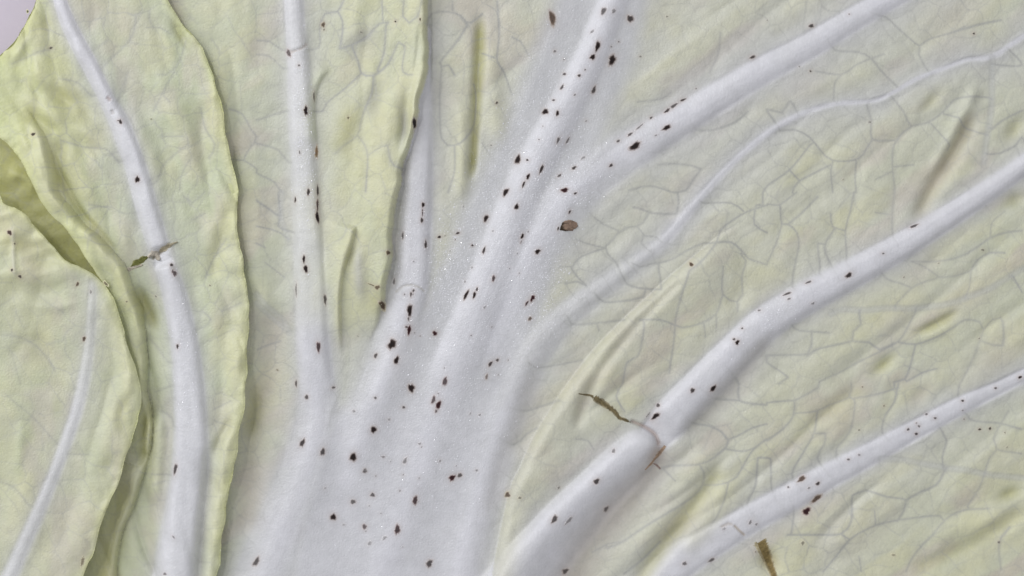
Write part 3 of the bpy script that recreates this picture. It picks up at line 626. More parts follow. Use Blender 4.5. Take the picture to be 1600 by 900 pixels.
# ------------------------------------------------------------------ mesh building
def add_mesh(name, V, F4, F3, mat, parent, col=None, wet=None, nrm=None):
    me = bpy.data.meshes.new(name)
    nv, n4, n3 = len(V), len(F4), len(F3)
    me.vertices.add(nv); me.vertices.foreach_set('co', V.astype(np.float32).ravel())
    me.loops.add(n4 * 4 + n3 * 3)
    li = np.concatenate([F4.ravel(), F3.ravel()]).astype(np.int32)
    me.loops.foreach_set('vertex_index', li)
    me.polygons.add(n4 + n3)
    me.polygons.foreach_set('loop_start', np.concatenate([np.arange(n4) * 4, n4 * 4 + np.arange(n3) * 3]).astype(np.int32))
    me.update(calc_edges=True)
    me.polygons.foreach_set('use_smooth', np.ones(n4 + n3, bool))
    if col is not None:
        a = me.attributes.new('pigment_and_shade', 'FLOAT_COLOR', 'POINT')
        a.data.foreach_set('color', np.concatenate([col, np.ones((nv, 1))], 1).astype(np.float32).ravel())
    if wet is not None:
        a = me.attributes.new('wetness', 'FLOAT', 'POINT'); a.data.foreach_set('value', wet.astype(np.float32).ravel())
    me.validate()
    if nrm is not None: me.normals_split_custom_set_from_vertices(nrm.astype(np.float32).tolist())
    me.materials.append(mat)
    o = bpy.data.objects.new(name, me); C.objects.link(o)
    if parent is not None: o.parent = parent
    return o

class Sheet:
    """one leaf: a height field over its own outline, cut into its parts"""
    def __init__(s, g, fn, outline, thick=3.2, stains=(), frilled=1.0):
        s.g = g
        s.H, s.col, s.wet, s.region = fn(g)
        for (x, y, l, w_, a, k, hue) in stains:     # stained tissue round a speck
            r = max(l, w_) * 1.5 + 4
            i0, i1 = np.searchsorted(g.gx, [x - r * 2, x + r * 2]); j0, j1 = np.searchsorted(g.gy, [y - r * 2, y + r * 2])
            if i1 <= i0 or j1 <= j0: continue
            u, v = rot(g.X[j0:j1, i0:i1] - x, g.Y[j0:j1, i0:i1] - y, a, l * .5 + 2.6, w_ * .5 + 2.4)
            s.col[j0:j1, i0:i1] = lerp(s.col[j0:j1, i0:i1], (.46, .36, .30), np.exp(-(u * u + v * v)) * .42 * k)
        s.outline = outline
        P = catmull(outline + [outline[0]], 9)
        D, W, T, G, L = g.stroke([tuple(p) for p in P], 3000 if False else 60, 9)
        ins = point_in(g.X, g.Y, [tuple(p) for p in P])
        s.ins = ins; s.D = D
        wv = np.exp(-D / 16.) * ins
        s.H = s.H + 6.5 * fbm(g.X / 24, g.Y / 24, 777, 2) * wv * frilled
        s.H = s.H + 2.5 * fbm(g.X / 16, g.Y / 30, 779, 1) * np.exp(-D / 40.) * frilled
        s.col = lerp(s.col, (.74, .75, .40), np.exp(-(D / 9.)**2) * .6 * frilled)
        # rounded free margin
        t = np.clip(1 - D / (thick * 1.3), 0, 1)
        s.H = s.H - thick * (1 - np.sqrt(np.clip(1 - t * t, 0, 1)))
        s.poly = P
    def z(s, x, y):
        g = s.g
        i = min(max(np.searchsorted(g.gx, x) - 1, 0), len(g.gx) - 2); j = min(max(np.searchsorted(g.gy, y) - 1, 0), len(g.gy) - 2)
        fx = (x - g.gx[i]) / (g.gx[i + 1] - g.gx[i]); fy = (y - g.gy[j]) / (g.gy[j + 1] - g.gy[j])
        H = s.H
        return (H[j, i] * (1 - fx) + H[j, i + 1] * fx) * (1 - fy) + (H[j + 1, i] * (1 - fx) + H[j + 1, i + 1] * fx) * fy
    def tint(s, x, y):
        i = min(np.searchsorted(s.g.gx, x), len(s.g.gx) - 1); j = min(np.searchsorted(s.g.gy, y), len(s.g.gy) - 1)
        return s.col[j, i]
    def build(s, parent, names, mats):
        g = s.g; ny, nx = g.X.shape
        X = g.X.copy(); Y = g.Y.copy(); ins = s.ins.copy()
        # pull the vertices next to the outline onto it
        P = s.poly[:, :2]; A = P[:-1]; B = P[1:]
        cell = np.minimum(np.gradient(g.gx)[None, :], 1e9) * np.ones((ny, 1)); cell = np.maximum(cell, np.gradient(g.gy)[:, None])
        near = np.argwhere(s.D < cell * 0.71)
        if len(near):
            q = np.stack([X[near[:, 0], near[:, 1]], Y[near[:, 0], near[:, 1]]], 1)
            best = np.full(len(q), 1e18); bp = q.copy()
            for a, b in zip(A, B):
                d = b - a; l2 = d @ d
                if l2 < 1e-9: continue
                t = np.clip(((q - a) @ d) / l2, 0, 1); c = a + t[:, None] * d
                e = ((q - c)**2).sum(1); m = e < best; best[m] = e[m]; bp[m] = c[m]
            X[near[:, 0], near[:, 1]] = bp[:, 0]; Y[near[:, 0], near[:, 1]] = bp[:, 1]; ins[near[:, 0], near[:, 1]] = True
        gyy, gxx = np.gradient(s.H, g.gy, g.gx)
        nr = np.stack([-gxx, gyy, np.ones_like(gxx)], -1); nr /= np.linalg.norm(nr, axis=-1, keepdims=True)
        V = np.stack([(X - 800) * S, (450 - Y) * S, s.H * S], -1).reshape(-1, 3)
        nr = nr.reshape(-1, 3); col = s.col.reshape(-1, 3); wet = s.wet.ravel()
        idx = np.arange(ny * nx).reshape(ny, nx)
        a, b, c, d = idx[:-1, :-1], idx[:-1, 1:], idx[1:, 1:], idx[1:, :-1]
        ia, ib, ic, id_ = ins[:-1, :-1], ins[:-1, 1:], ins[1:, 1:], ins[1:, :-1]
        cnt = ia.astype(int) + ib + ic + id_
        reg = s.region[:-1, :-1]
        quads = np.stack([a, d, c, b], -1)
        flags = np.stack([ia, id_, ic, ib], -1)
        parts = []
        for rid, nm in names.items():
            m = reg == rid
            F4 = quads[m & (cnt == 4)]
            F3 = []
            q3 = quads[m & (cnt == 3)]; f3 = flags[m & (cnt == 3)]
            F3 = np.array([[v_ for v_, k in zip(q, f) if k] for q, f in zip(q3, f3)], int).reshape(-1, 3)
            if len(F4) < 3: continue
            used, inv = np.unique(np.concatenate([F4.ravel(), F3.ravel()]), return_inverse=True)
            F4n = inv[:F4.size].reshape(-1, 4); F3n = inv[F4.size:].reshape(-1, 3)
            o = add_mesh(nm, V[used], F4n, F3n, mats.get(rid, M_BLADE), parent, col[used], wet[used], nr[used])
            parts.append(o)
        # turned-under back of the margin, so that the leaf has thickness
        Q = catmull([tuple(p) + (0,) for p in s.outline] + [tuple(s.outline[0]) + (0,)], 5)[:, :2]
        n = len(Q); tg = np.roll(Q, -1, 0) - np.roll(Q, 1, 0); tg /= np.linalg.norm(tg, axis=1)[:, None] + 1e-9
        nn = np.stack([-tg[:, 1], tg[:, 0]], 1)
        t1 = Q[n // 3] + nn[n // 3] * 3
        if not point_in(np.array([t1[0]]), np.array([t1[1]]), [tuple(p) for p in Q])[0]: nn = -nn
        z0 = np.array([s.z(*p) for p in Q]); z1 = np.array([s.z(*(p + k * 22)) for p, k in zip(Q, nn)])
        rows = []
        for off, zz in ((0, z0 + .2), (1.5, z0 - 2.0), (5, z0 - 3.0), (22, z1 - 6.0)):
            rows.append(np.stack([(Q[:, 0] + nn[:, 0] * off - 800) * S, (450 - Q[:, 1] - nn[:, 1] * off) * S, zz * S], 1))
        V2 = np.concatenate(rows); F = []
        for k in range(3):
            for i in range(n - 1): F.append((k * n + i, k * n + i + 1, (k + 1) * n + i + 1, (k + 1) * n + i))
        cc = np.tile(np.array([.62, .64, .36]), (len(V2), 1))
        add_mesh('leaf_margin', V2, np.array(F), np.zeros((0, 3), int), M_BLADE, parent, cc, np.zeros(len(V2)))
        return parts

def empty(name, x, y, z=0):
    o = bpy.data.objects.new(name, None); C.objects.link(o); o.location = ((x - 800) * S, (450 - y) * S, z * S)
    o.empty_display_size = .01
    return o
def keep(o):      # child geometry is written in world coordinates; undo the parent's offset
    o.matrix_parent_inverse.identity()
    o.location = -o.parent.location

# ------------------------------------------------------------------ specks
B_, BR, RD, TN = 'black', 'brown', 'red', 'tan'
HUES = {B_: ((.014, .009, .008), (.11, .075, .062)), BR: ((.06, .033, .018), (.17, .11, .065)), RD: ((.025, .008, .009), (.12, .05, .045)), TN: ((.17, .10, .045), (.33, .25, .14))}
SP_MAIN = [(863,27,26,12,-74,.9,BR),(943,17,15,8,68,.75,B_),(959,17,10,6,68,.5,B_),(985,28,14,11,110,.9,B_),(925,49,9,4,35,.4,B_),(934,72,20,8,68,1,B_),(926,89,11,8,60,1,B_),(957,93,20,12,62,1,B_),(955,72,4,3,60,.5,B_),(967,64,4,3,0,.6,B_),(867,79,6,5,30,.6,B_),(881,92,3,2,0,.5,B_),(882,115,6,5,0,.8,B_),(905,118,6,5,30,.9,B_),(914,109,4,3,40,.6,B_),(878,136,10,5,60,.8,B_),(928,140,14,7,72,.85,B_),(898,148,5,3,45,.6,B_),(865,156,5,4,0,.8,B_),(852,174,11,10,90,1,B_),(871,177,10,6,72,1,B_),(848,197,2.5,2,0,.5,B_),(916,188,4,3,0,.5,B_),(872,219,12,5,62,.75,B_),(887,219,15,3.5,62,.65,B_),(842,218,3,2,0,.6,B_),(809,249,16,10,80,1,B_),(824,250,5,4,0,.9,B_),(846,264,18,5,65,.95,B_),(825,276,11,6,60,1,B_),(818,288,13,4,65,.95,B_),(897,262,9,5,30,.9,B_),(911,246,9,5,30,.4,B_),(874,274,8,4,40,.8,B_),(882,297,14,8,15,1,RD),(955,258,8,5,30,.9,B_),(966,220,7,5,20,.75,B_),(985,209,12,4,35,.8,B_),(1000,197,18,3,40,.6,B_),(992,228,21,12,36,1,B_),(1018,183,6,4,35,.8,B_),(1025,211,5,3,30,.5,B_),(1042,199,16,8,25,1,B_),(1043,172,13,5,35,.9,B_),(1054,164,17,5,35,.8,B_),(1068,155,11,4,25,.9,B_),(1177,88,10,6,20,.85,B_),(1001,87,4,4,0,.5,B_),(1043,24,6,3,0,.4,B_),
(1269,39,10,6,15,.85,B_),(1268,110,4,4,0,.7,B_),(1524,51,4,4,0,.9,B_),(1361,190,6,4,0,.4,B_),(1250,103,4,3,0,.35,B_),
(504,37,9,8,100,.85,BR),(505,45,3,3,0,.6,B_),(450,82,14,8,110,.75,RD),(467,102,4,4,0,.7,B_),(564,50,5,3,0,.35,B_),(618,34,4,3,0,.9,B_),(657,32,6,2.5,90,.9,B_),(478,173,16,8,92,1,B_),(494,237,22,6,92,.9,TN),(490,150,18,3,90,.7,B_),(468,238,7,3,90,.6,B_),(544,184,6,4,90,.6,B_),(648,193,19,6,85,1,B_),(776,160,5,5,0,.8,B_),(767,226,4,3,0,.4,B_),(482,300,13,6,90,.9,B_),
(496,298,20,4,90,.85,B_),(496,320,22,4,90,.85,RD),(496,339,22,6,95,1,B_),(461,312,11,3.5,90,.9,B_),(475,405,14,5,90,1,B_),(478,420,13,8,92,1,B_),(508,468,20,5,95,.8,B_),(462,452,24,3,88,.6,B_),(497,542,18,8,94,.9,RD),(461,600,13,3.5,90,.8,B_),(520,606,7,5,20,.75,B_),(431,579,5,4,0,.4,BR),
(661,320,10,5,90,1,B_),(660,332,14,2.5,88,.8,RD),(659,344,10,5,82,.9,B_),(665,382,14,5,92,.9,B_),(629,368,14,4,85,.7,B_),(607,395,9,7,90,.85,BR),(590,449,9,8,20,.8,BR),(581,445,16,2.5,-20,.6,BR),(597,477,19,9,112,.9,BR),(615,440,12,4,80,.6,B_),(646,454,6,4,60,.8,B_),(642,460,9,4,80,.8,B_),(632,460,3,3,0,.6,B_),(640,485,23,9,82,1,B_),(638,498,8,3,88,.75,B_),(639,516,17,7,78,1,RD),(635,511,6,4,0,.8,RD),(612,538,19,14,75,1,B_),(619,563,16,8,75,1,B_),(586,556,9,6,60,.8,B_),(679,521,9,8,0,1,RD),(686,370,6,5,30,1,B_),(715,364,8,4,10,.9,B_),(738,383,5,4,0,.9,B_),(756,391,13,5,72,.9,B_),(759,341,13,8,78,1,B_),(771,435,12,6,72,.85,RD),(728,461,19,6,62,1,B_),(741,461,13,5,70,1,B_),(745,452,8,4,70,.8,B_),(757,480,9,4,60,.3,B_),(695,596,17,8,70,.85,RD),(766,569,12,5,55,.9,B_),(777,563,7,5,45,.8,B_),(760,589,10,5,75,.7,BR),(790,300,14,9,60,1,B_),
(807,323,12,7,65,1,B_),(816,369,10,5,72,1,B_),(814,378,7,2,70,.6,RD),(840,393,12,7,35,1,B_),(899,302,6,4,20,.9,B_),(890,331,7,4,60,.9,B_),(872,357,7,3,80,.9,B_),(832,466,13,7,70,1,RD),(823,474,10,4,60,.9,RD),(828,498,8,6,60,.8,BR),(1080,413,8,7,90,.9,BR),(1187,485,6,4,0,.6,B_),(1160,513,4,3,0,.8,B_),(1152,535,9,7,60,1,B_),(1147,530,5,4,0,.8,B_),
(1326,430,14,7,30,.95,B_),(1380,396,5,3,0,.7,B_),(1429,353,15,5,20,.8,B_),(1264,441,13,3.5,20,.75,B_),(1231,459,15,4,25,.8,B_),(1233,467,7,4,30,.6,B_),(1270,474,8,4,20,.5,B_),(1538,390,6,4,0,.5,B_),
(478,621,8,7,80,.8,B_),(586,622,6,5,0,.65,B_),(642,607,16,11,85,1,B_),(630,637,6,5,0,.75,B_),(607,656,5,5,0,.4,B_),(552,643,6,5,0,.35,B_),(677,625,15,7,65,.8,RD),(685,633,17,8,65,1,RD),(681,643,6,5,65,.7,RD),(471,693,15,8,70,.9,B_),(503,707,13,9,70,.85,B_),(583,672,13,10,70,1,B_),(551,715,16,11,65,1,B_),(569,737,9,8,45,.7,B_),(598,715,7,5,0,.4,RD),(655,694,6,5,0,.35,B_),(632,721,14,6,65,.5,B_),(706,748,14,9,55,1,RD),(718,744,9,8,60,.8,B_),(744,736,5,4,0,.4,B_),(648,783,16,9,75,.9,RD),(550,786,9,9,60,.75,B_),(581,775,8,8,0,.75,B_),(519,810,12,10,100,1,B_),(568,825,9,9,0,.75,RD),(620,829,17,10,78,.9,RD),(576,851,9,7,60,.3,B_),(600,842,11,6,30,.3,B_),(535,822,6,4,0,.3,B_),(670,883,14,11,60,.85,B_),(793,775,11,9,60,.85,BR),(749,649,6,4,30,.4,B_),(398,880,17,9,65,.8,B_),
(1082,610,10,7,45,.9,B_),(1115,607,16,7,50,1,B_),(1029,634,8,6,60,.8,B_),(1025,651,17,8,45,1,B_),(1013,649,12,3,50,.4,B_),(959,705,8,6,60,.55,B_),(932,752,13,8,35,.9,B_),(948,798,11,7,50,.7,B_),(866,811,14,9,50,.85,B_),(889,813,17,6,45,.5,B_),(873,763,6,5,20,.4,B_),(812,778,7,5,0,.5,B_),(884,896,12,9,45,.8,B_),(1114,878,12,6,30,.75,B_),(1071,883,9,6,35,.7,B_),(1174,818,8,5,60,.6,B_),(1184,821,6,4,45,.5,B_),(1133,828,7,5,20,.4,B_),
(1255,750,16,8,30,.9,BR),(1280,757,8,6,50,.9,B_),(1266,764,6,4,30,.5,B_),(1234,763,4,4,0,.6,B_),(1279,781,22,9,35,.9,BR),(1263,801,15,12,40,1,RD),(1328,719,6,4,20,.7,B_),(1345,712,5,4,0,.5,B_),(1422,672,6,4,30,.8,B_),(1435,679,6,5,20,.9,B_),(1439,667,5,4,0,.7,B_),(1451,648,5,4,0,.7,B_),(1464,654,5,4,0,.8,B_),(1507,627,5,4,0,.9,B_),(1507,642,4,3,0,.5,B_),(1559,607,5,4,0,.8,B_),(1535,672,6,4,20,.9,B_),(1551,671,5,5,90,.9,B_),(1257,851,9,5,60,.5,B_),(1400,870,7,5,0,.4,BR),(1566,850,5,4,0,.6,B_),(1345,673,4,3,0,.5,B_),(1597,590,7,5,20,1,B_)]
SP_LEFT = [(190,191,9,5,100,.95,B_),(187,189,6,2,0,.7,B_),(216,281,11,9,100,1,B_),(80,75,6,4,10,.7,B_),(56,211,9,5,10,.9,B_),(45,19,5,4,90,.8,B_),(269,414,6,5,100,.9,B_),(274,427,11,6,110,.8,RD),(271,424,6,3,80,.7,RD),(278,541,9,4,90,.9,B_),(242,463,5,3,-40,.5,B_),(273,733,21,7,80,.85,B_),(271,839,9,3,-50,.45,B_),(257,897,7,5,0,.6,B_),(199,471,4,3,0,.5,BR),(236,186,4,3,0,.4,B_),(328,446,4,3,0,.4,BR)]
SP_FAR = [(19,364,10,8,-30,.9,RD),(23,422,5,5,0,.9,B_),(35,432,6,6,0,.85,B_),(123,444,8,5,60,.8,BR),(26,381,3,3,0,.7,B_),(133,529,9,6,80,.85,BR),(144,456,7,4,90,.35,RD),(167,443,10,5,-50,.7,BR),(128,878,17,6,70,.6,BR)]

_r = np.random.default_rng(12)
for _ in range(38):      # faint pin-prick dots over the fleshy base
    _t = _r.random(); SP_MAIN.append((int(600 + _t * 190 + _r.normal(0, 62)), int(840 - _t * 560 + _r.normal(0, 40)), float(_r.uniform(2.5, 5)), float(_r.uniform(2, 4)), 65, float(_r.uniform(.2, .5)), B_))
for _ in range(14):
    SP_MAIN.append((int(_r.uniform(1060, 1580)), int(_r.uniform(20, 880)), float(_r.uniform(2.5, 4.5)), float(_r.uniform(2, 3.5)), 35, float(_r.uniform(.25, .6)), BR))

def speck(sheet, parent, sp, name='dark_speck', lift=.2, dome=.45):
    x, y, l, w_, ang, k, hue = sp
    r = random.Random(int(x * 31 + y * 17))
    n = 16 if l > 7 else 10
    ph = [r.uniform(0, 6.28) for _ in range(4)]
    def rad(t):
        return 1 + .10 * math.sin(2 * t + ph[0]) + .12 * math.sin(3 * t + ph[1]) + .08 * math.sin(5 * t + ph[2]) + r.uniform(-.10, .10)
    ca, sa = math.cos(math.radians(ang)), math.sin(math.radians(ang))
    pts = []; cols = []
    dk, lt = HUES[hue]; dk = np.array(dk); lt = np.array(lt); pale = sheet.tint(x, y)
    cc = dk * (1 - (1 - k) * .9) + pale * (1 - k) * .75; ce = lt * k + pale * (1 - k); co = pale
    def put(u, v, h, c):
        px = x + u * ca + v * sa; py = y - u * sa + v * ca
        pts.append(((px - 800) * S, (450 - py) * S, (sheet.z(px, py) + h) * S)); cols.append(c)
    put(0, 0, lift + dome, cc)
    R = [rad(i / n * 6.283) for i in range(n)]
    for f, h, c in ((.45, lift + dome * .85, cc), (.72, lift + dome * .5, cc * .55 + ce * .45), (1.0, lift * .7, ce * .36 + pale * .64), (1.38, -.12, co)):
        for i in range(n):
            t = i / n * 6.283
            tap = 1 - .12 * abs(math.cos(t))**4 if l > w_ * 1.6 else 1
            put(f * R[i] * l * .5 * math.cos(t) * .93, f * R[i] * w_ * .5 * math.sin(t) * tap * .93, h, c)
    F3 = [(0, 1 + i, 1 + (i + 1) % n) for i in range(n)]
    F4 = [(1 + q * n + i, 1 + (q + 1) * n + i, 1 + (q + 1) * n + (i + 1) % n, 1 + q * n + (i + 1) % n) for q in (0, 1, 2) for i in range(n)]
    o = add_mesh(name, np.array(pts), np.array(F4), np.array(F3), M_SPOT, parent, np.array(cols)); keep(o)
    return o

def strip(sheet, parent, pts, name, cin, cout, lift=.6, rag=.35, mid=1.0):
    """torn or dried tissue, or dark colour painted in for a shaded gap, along a line: x, y, width"""
    P = catmull(pts, 3.0); r = random.Random(int(pts[0][0]))
    V = []; cols = []
    for i, p in enumerate(P):
        a = P[min(i + 1, len(P) - 1)] - P[max(i - 1, 0)]; l = math.hypot(a[0], a[1]) + 1e-9
        nx, ny = -a[1] / l, a[0] / l
        for t, h, c in ((-1, 0, cout), (-.55, .8, cin), (0, mid, cin), (.55, .8, cin), (1, 0, cout)):
            w_ = p[2] * .5 * (1 + r.uniform(-rag, rag)); q = (p[0] + nx * t * w_, p[1] + ny * t * w_)
            V.append(((q[0] - 800) * S, (450 - q[1]) * S, (sheet.z(*q) + lift * h) * S)); cols.append(np.array(c) * r.uniform(.7, 1.3))
    F = [(i * 5 + j, i * 5 + j + 1, i * 5 + j + 6, i * 5 + j + 5) for i in range(len(P) - 1) for j in range(4)]
    o = add_mesh(name, np.array(V), np.array(F), np.zeros((0, 3), int), M_SPOT, parent, np.array(cols)); keep(o)
    return o

FLAP_SIDE = True     # orientation flag of the signed strokes

# ------------------------------------------------------------------ build the surface below
def surface():
    m = bpy.data.materials.new('tabletop'); m.use_nodes = True; nt = m.node_tree; b = nt.nodes['Principled BSDF']
    n = nt.nodes.new('ShaderNodeTexNoise'); n.inputs['Scale'].default_value = 60; n.inputs['Detail'].default_value = 6
    tc = nt.nodes.new('ShaderNodeTexCoord'); nt.links.new(tc.outputs['Object'], n.inputs['Vector'])
    r = nt.nodes.new('ShaderNodeValToRGB'); r.color_ramp.elements[0].color = (.50, .45, .52, 1); r.color_ramp.elements[1].color = (.66, .60, .67, 1)
    nt.links.new(n.outputs[0], r.inputs[0]); nt.links.new(r.outputs[0], b.inputs['Base Color']); b.inputs['Roughness'].default_value = .7
    gx = np.linspace(-.9, .9, 61); X, Y = np.meshgrid(gx, gx[::-1])
    Z = -0.0085 + 0.0006 * fbm(X * 30, Y * 30, 400)
    V = np.stack([X, Y, Z], -1).reshape(-1, 3); i = np.arange(61 * 61).reshape(61, 61)
    F = np.stack([i[:-1, :-1], i[1:, :-1], i[1:, 1:], i[:-1, 1:]], -1).reshape(-1, 4)
    o = add_mesh('tabletop', V, F, np.zeros((0, 3), int), m, None)
    o['kind'] = 'structure'
surface()

# ------------------------------------------------------------------ leaves
M_OUT = [(290, 1080), (298, 850), (325, 600), (322, 400), (300, 220), (225, 60), (205, -60), (235, -170), (420, -215), (560, -190), (700, -225), (860, -210), (1020, -235), (1200, -215), (1380, -230), (1540, -190), (1680, -150), (1790, -60), (1830, 60), (1860, 220), (1835, 380), (1865, 520), (1840, 680), (1800, 820), (1740, 930), (1640, 1010), (1480, 1060), (1300, 1085), (1120, 1070), (960, 1095), (760, 1090), (520, 1095), (340, 1090)]
gm = Grid(axis(150, 1870, 330, 1606, 1.6, 6.0), axis(-240, 1100, -6, 906, 1.6, 6.0))
main = Sheet(gm, main_leaf, M_OUT, stains=SP_MAIN)
t_main = empty('cabbage_leaf', 590, 900)
t_main['label'] = 'large pale cabbage leaf with a branching white midrib full of black specks'
t_main['category'] = 'leaf'
names = {0: 'leaf_blade', 1: 'midrib', 2: 'side_rib', 3: 'side_rib', 4: 'side_rib', 5: 'side_rib', 6: 'broken_rib', 7: 'side_rib', 8: 'side_rib', 9: 'folded_lobe', 10: 'rib_base'}
for o in main.build(t_main, names, {k: M_RIB for k in range(1, 9)} | {10: M_RIB}): pass

gl = Grid(axis(-200, 400, -6, 396, 1.6, 6.0), axis(-270, 1100, -6, 906, 1.6, 6.0))
left = Sheet(gl, left_leaf, L_RIGHT + L_LEFTLOW + L_TOP, stains=SP_LEFT)
t_left = empty('cabbage_leaf', 273, 880)
t_left['label'] = 'yellow-green cabbage leaf with a cracked white rib and ruffled margin, overlapping the large leaf'
t_left['category'] = 'leaf'
left.build(t_left, {0: 'leaf_blade', 1: 'midrib', 2: 'broken_rib', 3: 'ruffled_margin'}, {1: M_RIB, 2: M_RIB})

gf = Grid(axis(-200, 240, -6, 236, 1.6, 6.0), axis(240, 1100, 284, 906, 1.6, 6.0))
far = Sheet(gf, far_leaf, I_EDGE, stains=SP_FAR)
t_far = empty('cabbage_leaf', 15, 900)
t_far['label'] = 'cream-yellow cabbage leaf with a thin curved rib, at the lower left corner'
t_far['category'] = 'leaf'
far.build(t_far, {0: 'leaf_blade', 1: 'midrib'}, {1: M_RIB})

gu = Grid(axis(-230, 330, -6, 300, 3.0, 8.0), axis(120, 1110, 150, 906, 3.0, 8.0))
under = Sheet(gu, under_leaf, frilled=0, outline= [(-210, 170), (-80, 150), (20, 175), (120, 215), (220, 300), (300, 420), (318, 600), (310, 800), (300, 1095), (60, 1100), (-205, 1095), (-215, 600)])
t_under = empty('cabbage_leaf', 150, 900, -30)
t_under['label'] = 'olive-green lower cabbage leaf seen in the dark gap between the two left leaves'
t_under['category'] = 'leaf'
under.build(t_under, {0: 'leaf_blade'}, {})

for t in (t_main, t_left, t_far, t_under):
    t['group'] = 'cabbage leaves lying over one another'
    for ch in t.children: keep(ch)

# ------------------------------------------------------------------ specks, tears, scab
for sp in SP_MAIN: speck(main, t_main, sp)
for sp in SP_LEFT: speck(left, t_left, sp)
for sp in SP_FAR: speck(far, t_far, sp)

strip(main, t_main, [(904, 615, 2), (914, 617, 3), (922, 618, 4), (930, 622, 9), (940, 629, 10), (952, 637, 9), (962, 645, 7), (968, 653, 6), (978, 657, 5), (986, 661, 2)], 'torn_edge_or_gap', (.15, .12, .06), (.38, .35, .25), .35)  # dark strip painted in for the shade of the open tear
strip(main, t_main, [(1009, 736, 2), (1016, 729, 4), (1022, 722, 4), (1030, 712, 6), (1036, 705, 7), (1041, 698, 4)], 'torn_edge_or_gap', (.36, .25, .17), (.52, .45, .37), .3)
strip(main, t_main, [(1022, 726, 2), (1028, 729, 4), (1034, 735, 3)], 'torn_edge_or_gap', (.26, .19, .16), (.48, .43, .38), .3)
strip(main, t_main, [(1190, 849, 24), (1194, 856, 22), (1199, 867, 19), (1205, 882, 15), (1212, 902, 11), (1219, 925, 5)], 'torn_edge_or_gap', (.20, .15, .06), (.44, .40, .27), .35, .10)  # dark centre painted in for the shaded hole
strip(main, t_main, [(1183, 850, 5), (1188, 862, 5), (1195, 876, 4), (1203, 892, 3), (1212, 915, 2)], 'torn_edge_or_gap', (.36, .31, .19), (.50, .46, .33), .9, .15)
strip(left, t_left, [(200, 422, 2), (205, 418, 5), (211, 412, 10), (218, 408, 12), (225, 404, 8), (231, 401, 3)], 'torn_edge_or_gap', (.12, .125, .035), (.26, .25, .12), .6)  # dark olive band stands in for the shaded hole at the crack
strip(left, t_left, [(199, 421, 7), (208, 418, 5), (222, 414, 3)], 'torn_edge_or_gap', (.44, .40, .32), (.46, .43, .33), 1.6)
strip(left, t_left, [(231, 402, 4), (238, 397, 10), (244, 400, 10), (249, 406, 4)], 'torn_edge_or_gap', (.42, .38, .31), (.52, .48, .42), 4.0)
strip(left, t_left, [(249, 393, 4), (256, 389, 9), (264, 384, 7), (272, 380, 3), (278, 378, 1.5)], 'torn_edge_or_gap', (.36, .32, .22), (.50, .46, .36), 3.6)

def scab():
    r = random.Random(4); V = []; F = []; cols = []
    cx, cy = 889, 353; n = 12
    V.append(((cx - 800) * S, (450 - cy) * S, (main.z(cx, cy) + 2.6) * S)); cols.append((.24, .165, .12))
    for k, (f, h) in enumerate(((.45, 5.0), (.8, 3.4), (1.02, .4), (1.1, -1.5))):
        for i in range(n):
            t = i / n * 6.283; R = 11.5 * (1 + .16 * math.sin(2 * t + 1) + .12 * math.sin(3 * t + 2.2)) * f + r.uniform(-1.6, 1.6) * f
            x, y = cx + R * math.cos(t) * 1.08, cy - R * math.sin(t) * .85
            V.append(((x - 800) * S, (450 - y) * S, (main.z(x, y) + h * .6 + r.uniform(-1.0, 1.0)) * S))
            dark = math.cos(t - 3.5) > .45 and k > 0
            c = np.array((.05, .035, .02) if dark else (.29, .205, .15)) * r.uniform(.5, 1.3)
            cols.append(c)
    F3 = [(0, 1 + i, 1 + (i + 1) % n) for i in range(n)]
    F4 = [(1 + q * n + i, 1 + (q + 1) * n + i, 1 + (q + 1) * n + (i + 1) % n, 1 + q * n + (i + 1) % n) for q in range(3) for i in range(n)]
    o = add_mesh('brown_scab', np.array(V), np.array(F4), np.array(F3), M_SPOT, t_main, np.array(cols)); keep(o)
scab()

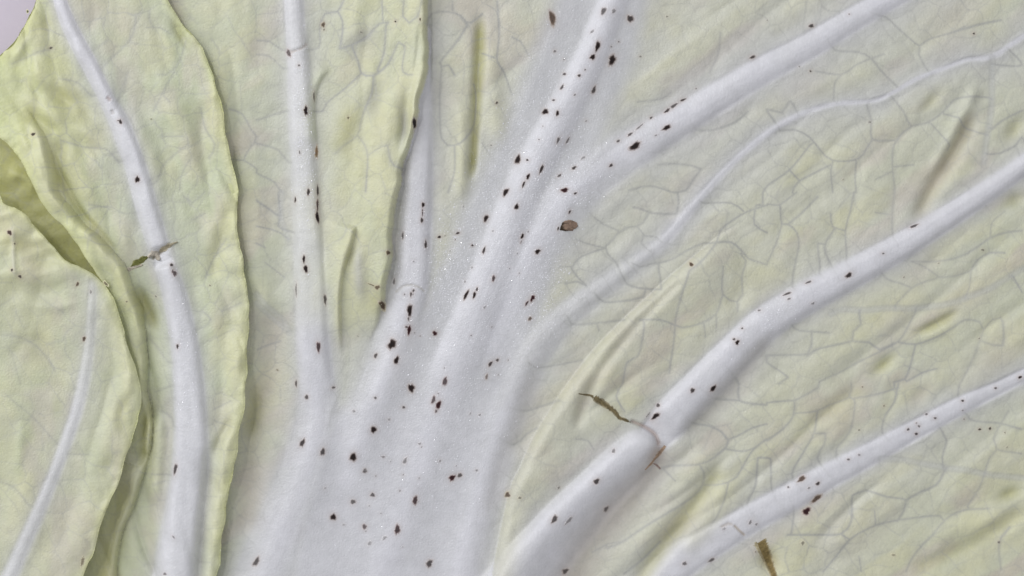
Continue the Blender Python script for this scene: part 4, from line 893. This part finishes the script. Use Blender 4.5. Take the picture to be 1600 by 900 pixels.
# ------------------------------------------------------------------ beads of moisture
def beads(name, sheet, parent, zones, seed):
    r = np.random.default_rng(seed); V = []; F = []
    ring = [(math.cos(a), math.sin(a)) for a in np.arange(6) * math.pi / 3]
    base = [(0, 0, 1.0)] + [(c * .62, s_ * .62, .75) for c, s_ in ring] + [(c, s_, .0) for c, s_ in ring]
    fb = [(0, 1 + i, 1 + (i + 1) % 6) for i in range(6)]
    for i in range(6):
        a, b, c, d = 1 + i, 7 + i, 7 + (i + 1) % 6, 1 + (i + 1) % 6; fb += [(a, b, c), (a, c, d)]
    for (x, y, rx, ry, deg, cnt) in zones:
        for _ in range(cnt):
            u, v = r.normal(0, .5, 2); a = math.radians(deg)
            px = x + u * rx * math.cos(a) + v * ry * math.sin(a); py = y - u * rx * math.sin(a) + v * ry * math.cos(a)
            if not (-20 < px < 1620 and -20 < py < 920): continue
            if sheet.wet[min(np.searchsorted(sheet.g.gy, py), len(sheet.g.gy) - 1), min(np.searchsorted(sheet.g.gx, px), len(sheet.g.gx) - 1)] < .12: continue
            s_ = r.uniform(.5, 1.0) * (1.5 if r.random() < .06 else 1); z = sheet.z(px, py); k = len(V)
            for bx, by, bz in base: V.append(((px + (bx + r.uniform(-.2, .2)) * s_ - 800) * S, (450 - py - (by + r.uniform(-.2, .2)) * s_) * S, (z - .1 + (bz + r.uniform(-.12, .12)) * s_ * .5) * S))
            F += [(p + k, q + k, t + k) for p, q, t in fb]
    m = bpy.data.materials.get('water') or bpy.data.materials.new('water')
    m.use_nodes = True; b = m.node_tree.nodes['Principled BSDF']
    b.inputs['Base Color'].default_value = (.78, .78, .8, 1); b.inputs['IOR'].default_value = 2.0; b.inputs['Roughness'].default_value = .13
    o = add_mesh(name, np.array(V), np.zeros((0, 4), int), np.array(F), m, parent); keep(o); o['kind'] = 'stuff'; o.data.polygons.foreach_set('use_smooth', np.zeros(len(o.data.polygons), bool))
beads('water_beads', main, t_main, [(800, 330, 300, 90, 68, 2200), (640, 400, 150, 30, 88, 500), (475, 200, 190, 18, 92, 500), (885, 285, 70, 45, 20, 500), (850, 450, 120, 40, 75, 400), (1200, 500, 70, 20, 35, 120), (700, 650, 200, 130, 68, 500), (700, 420, 90, 40, 80, 400)], 3)
beads('water_beads', left, t_left, [(290, 560, 170, 22, 90, 260)], 5)
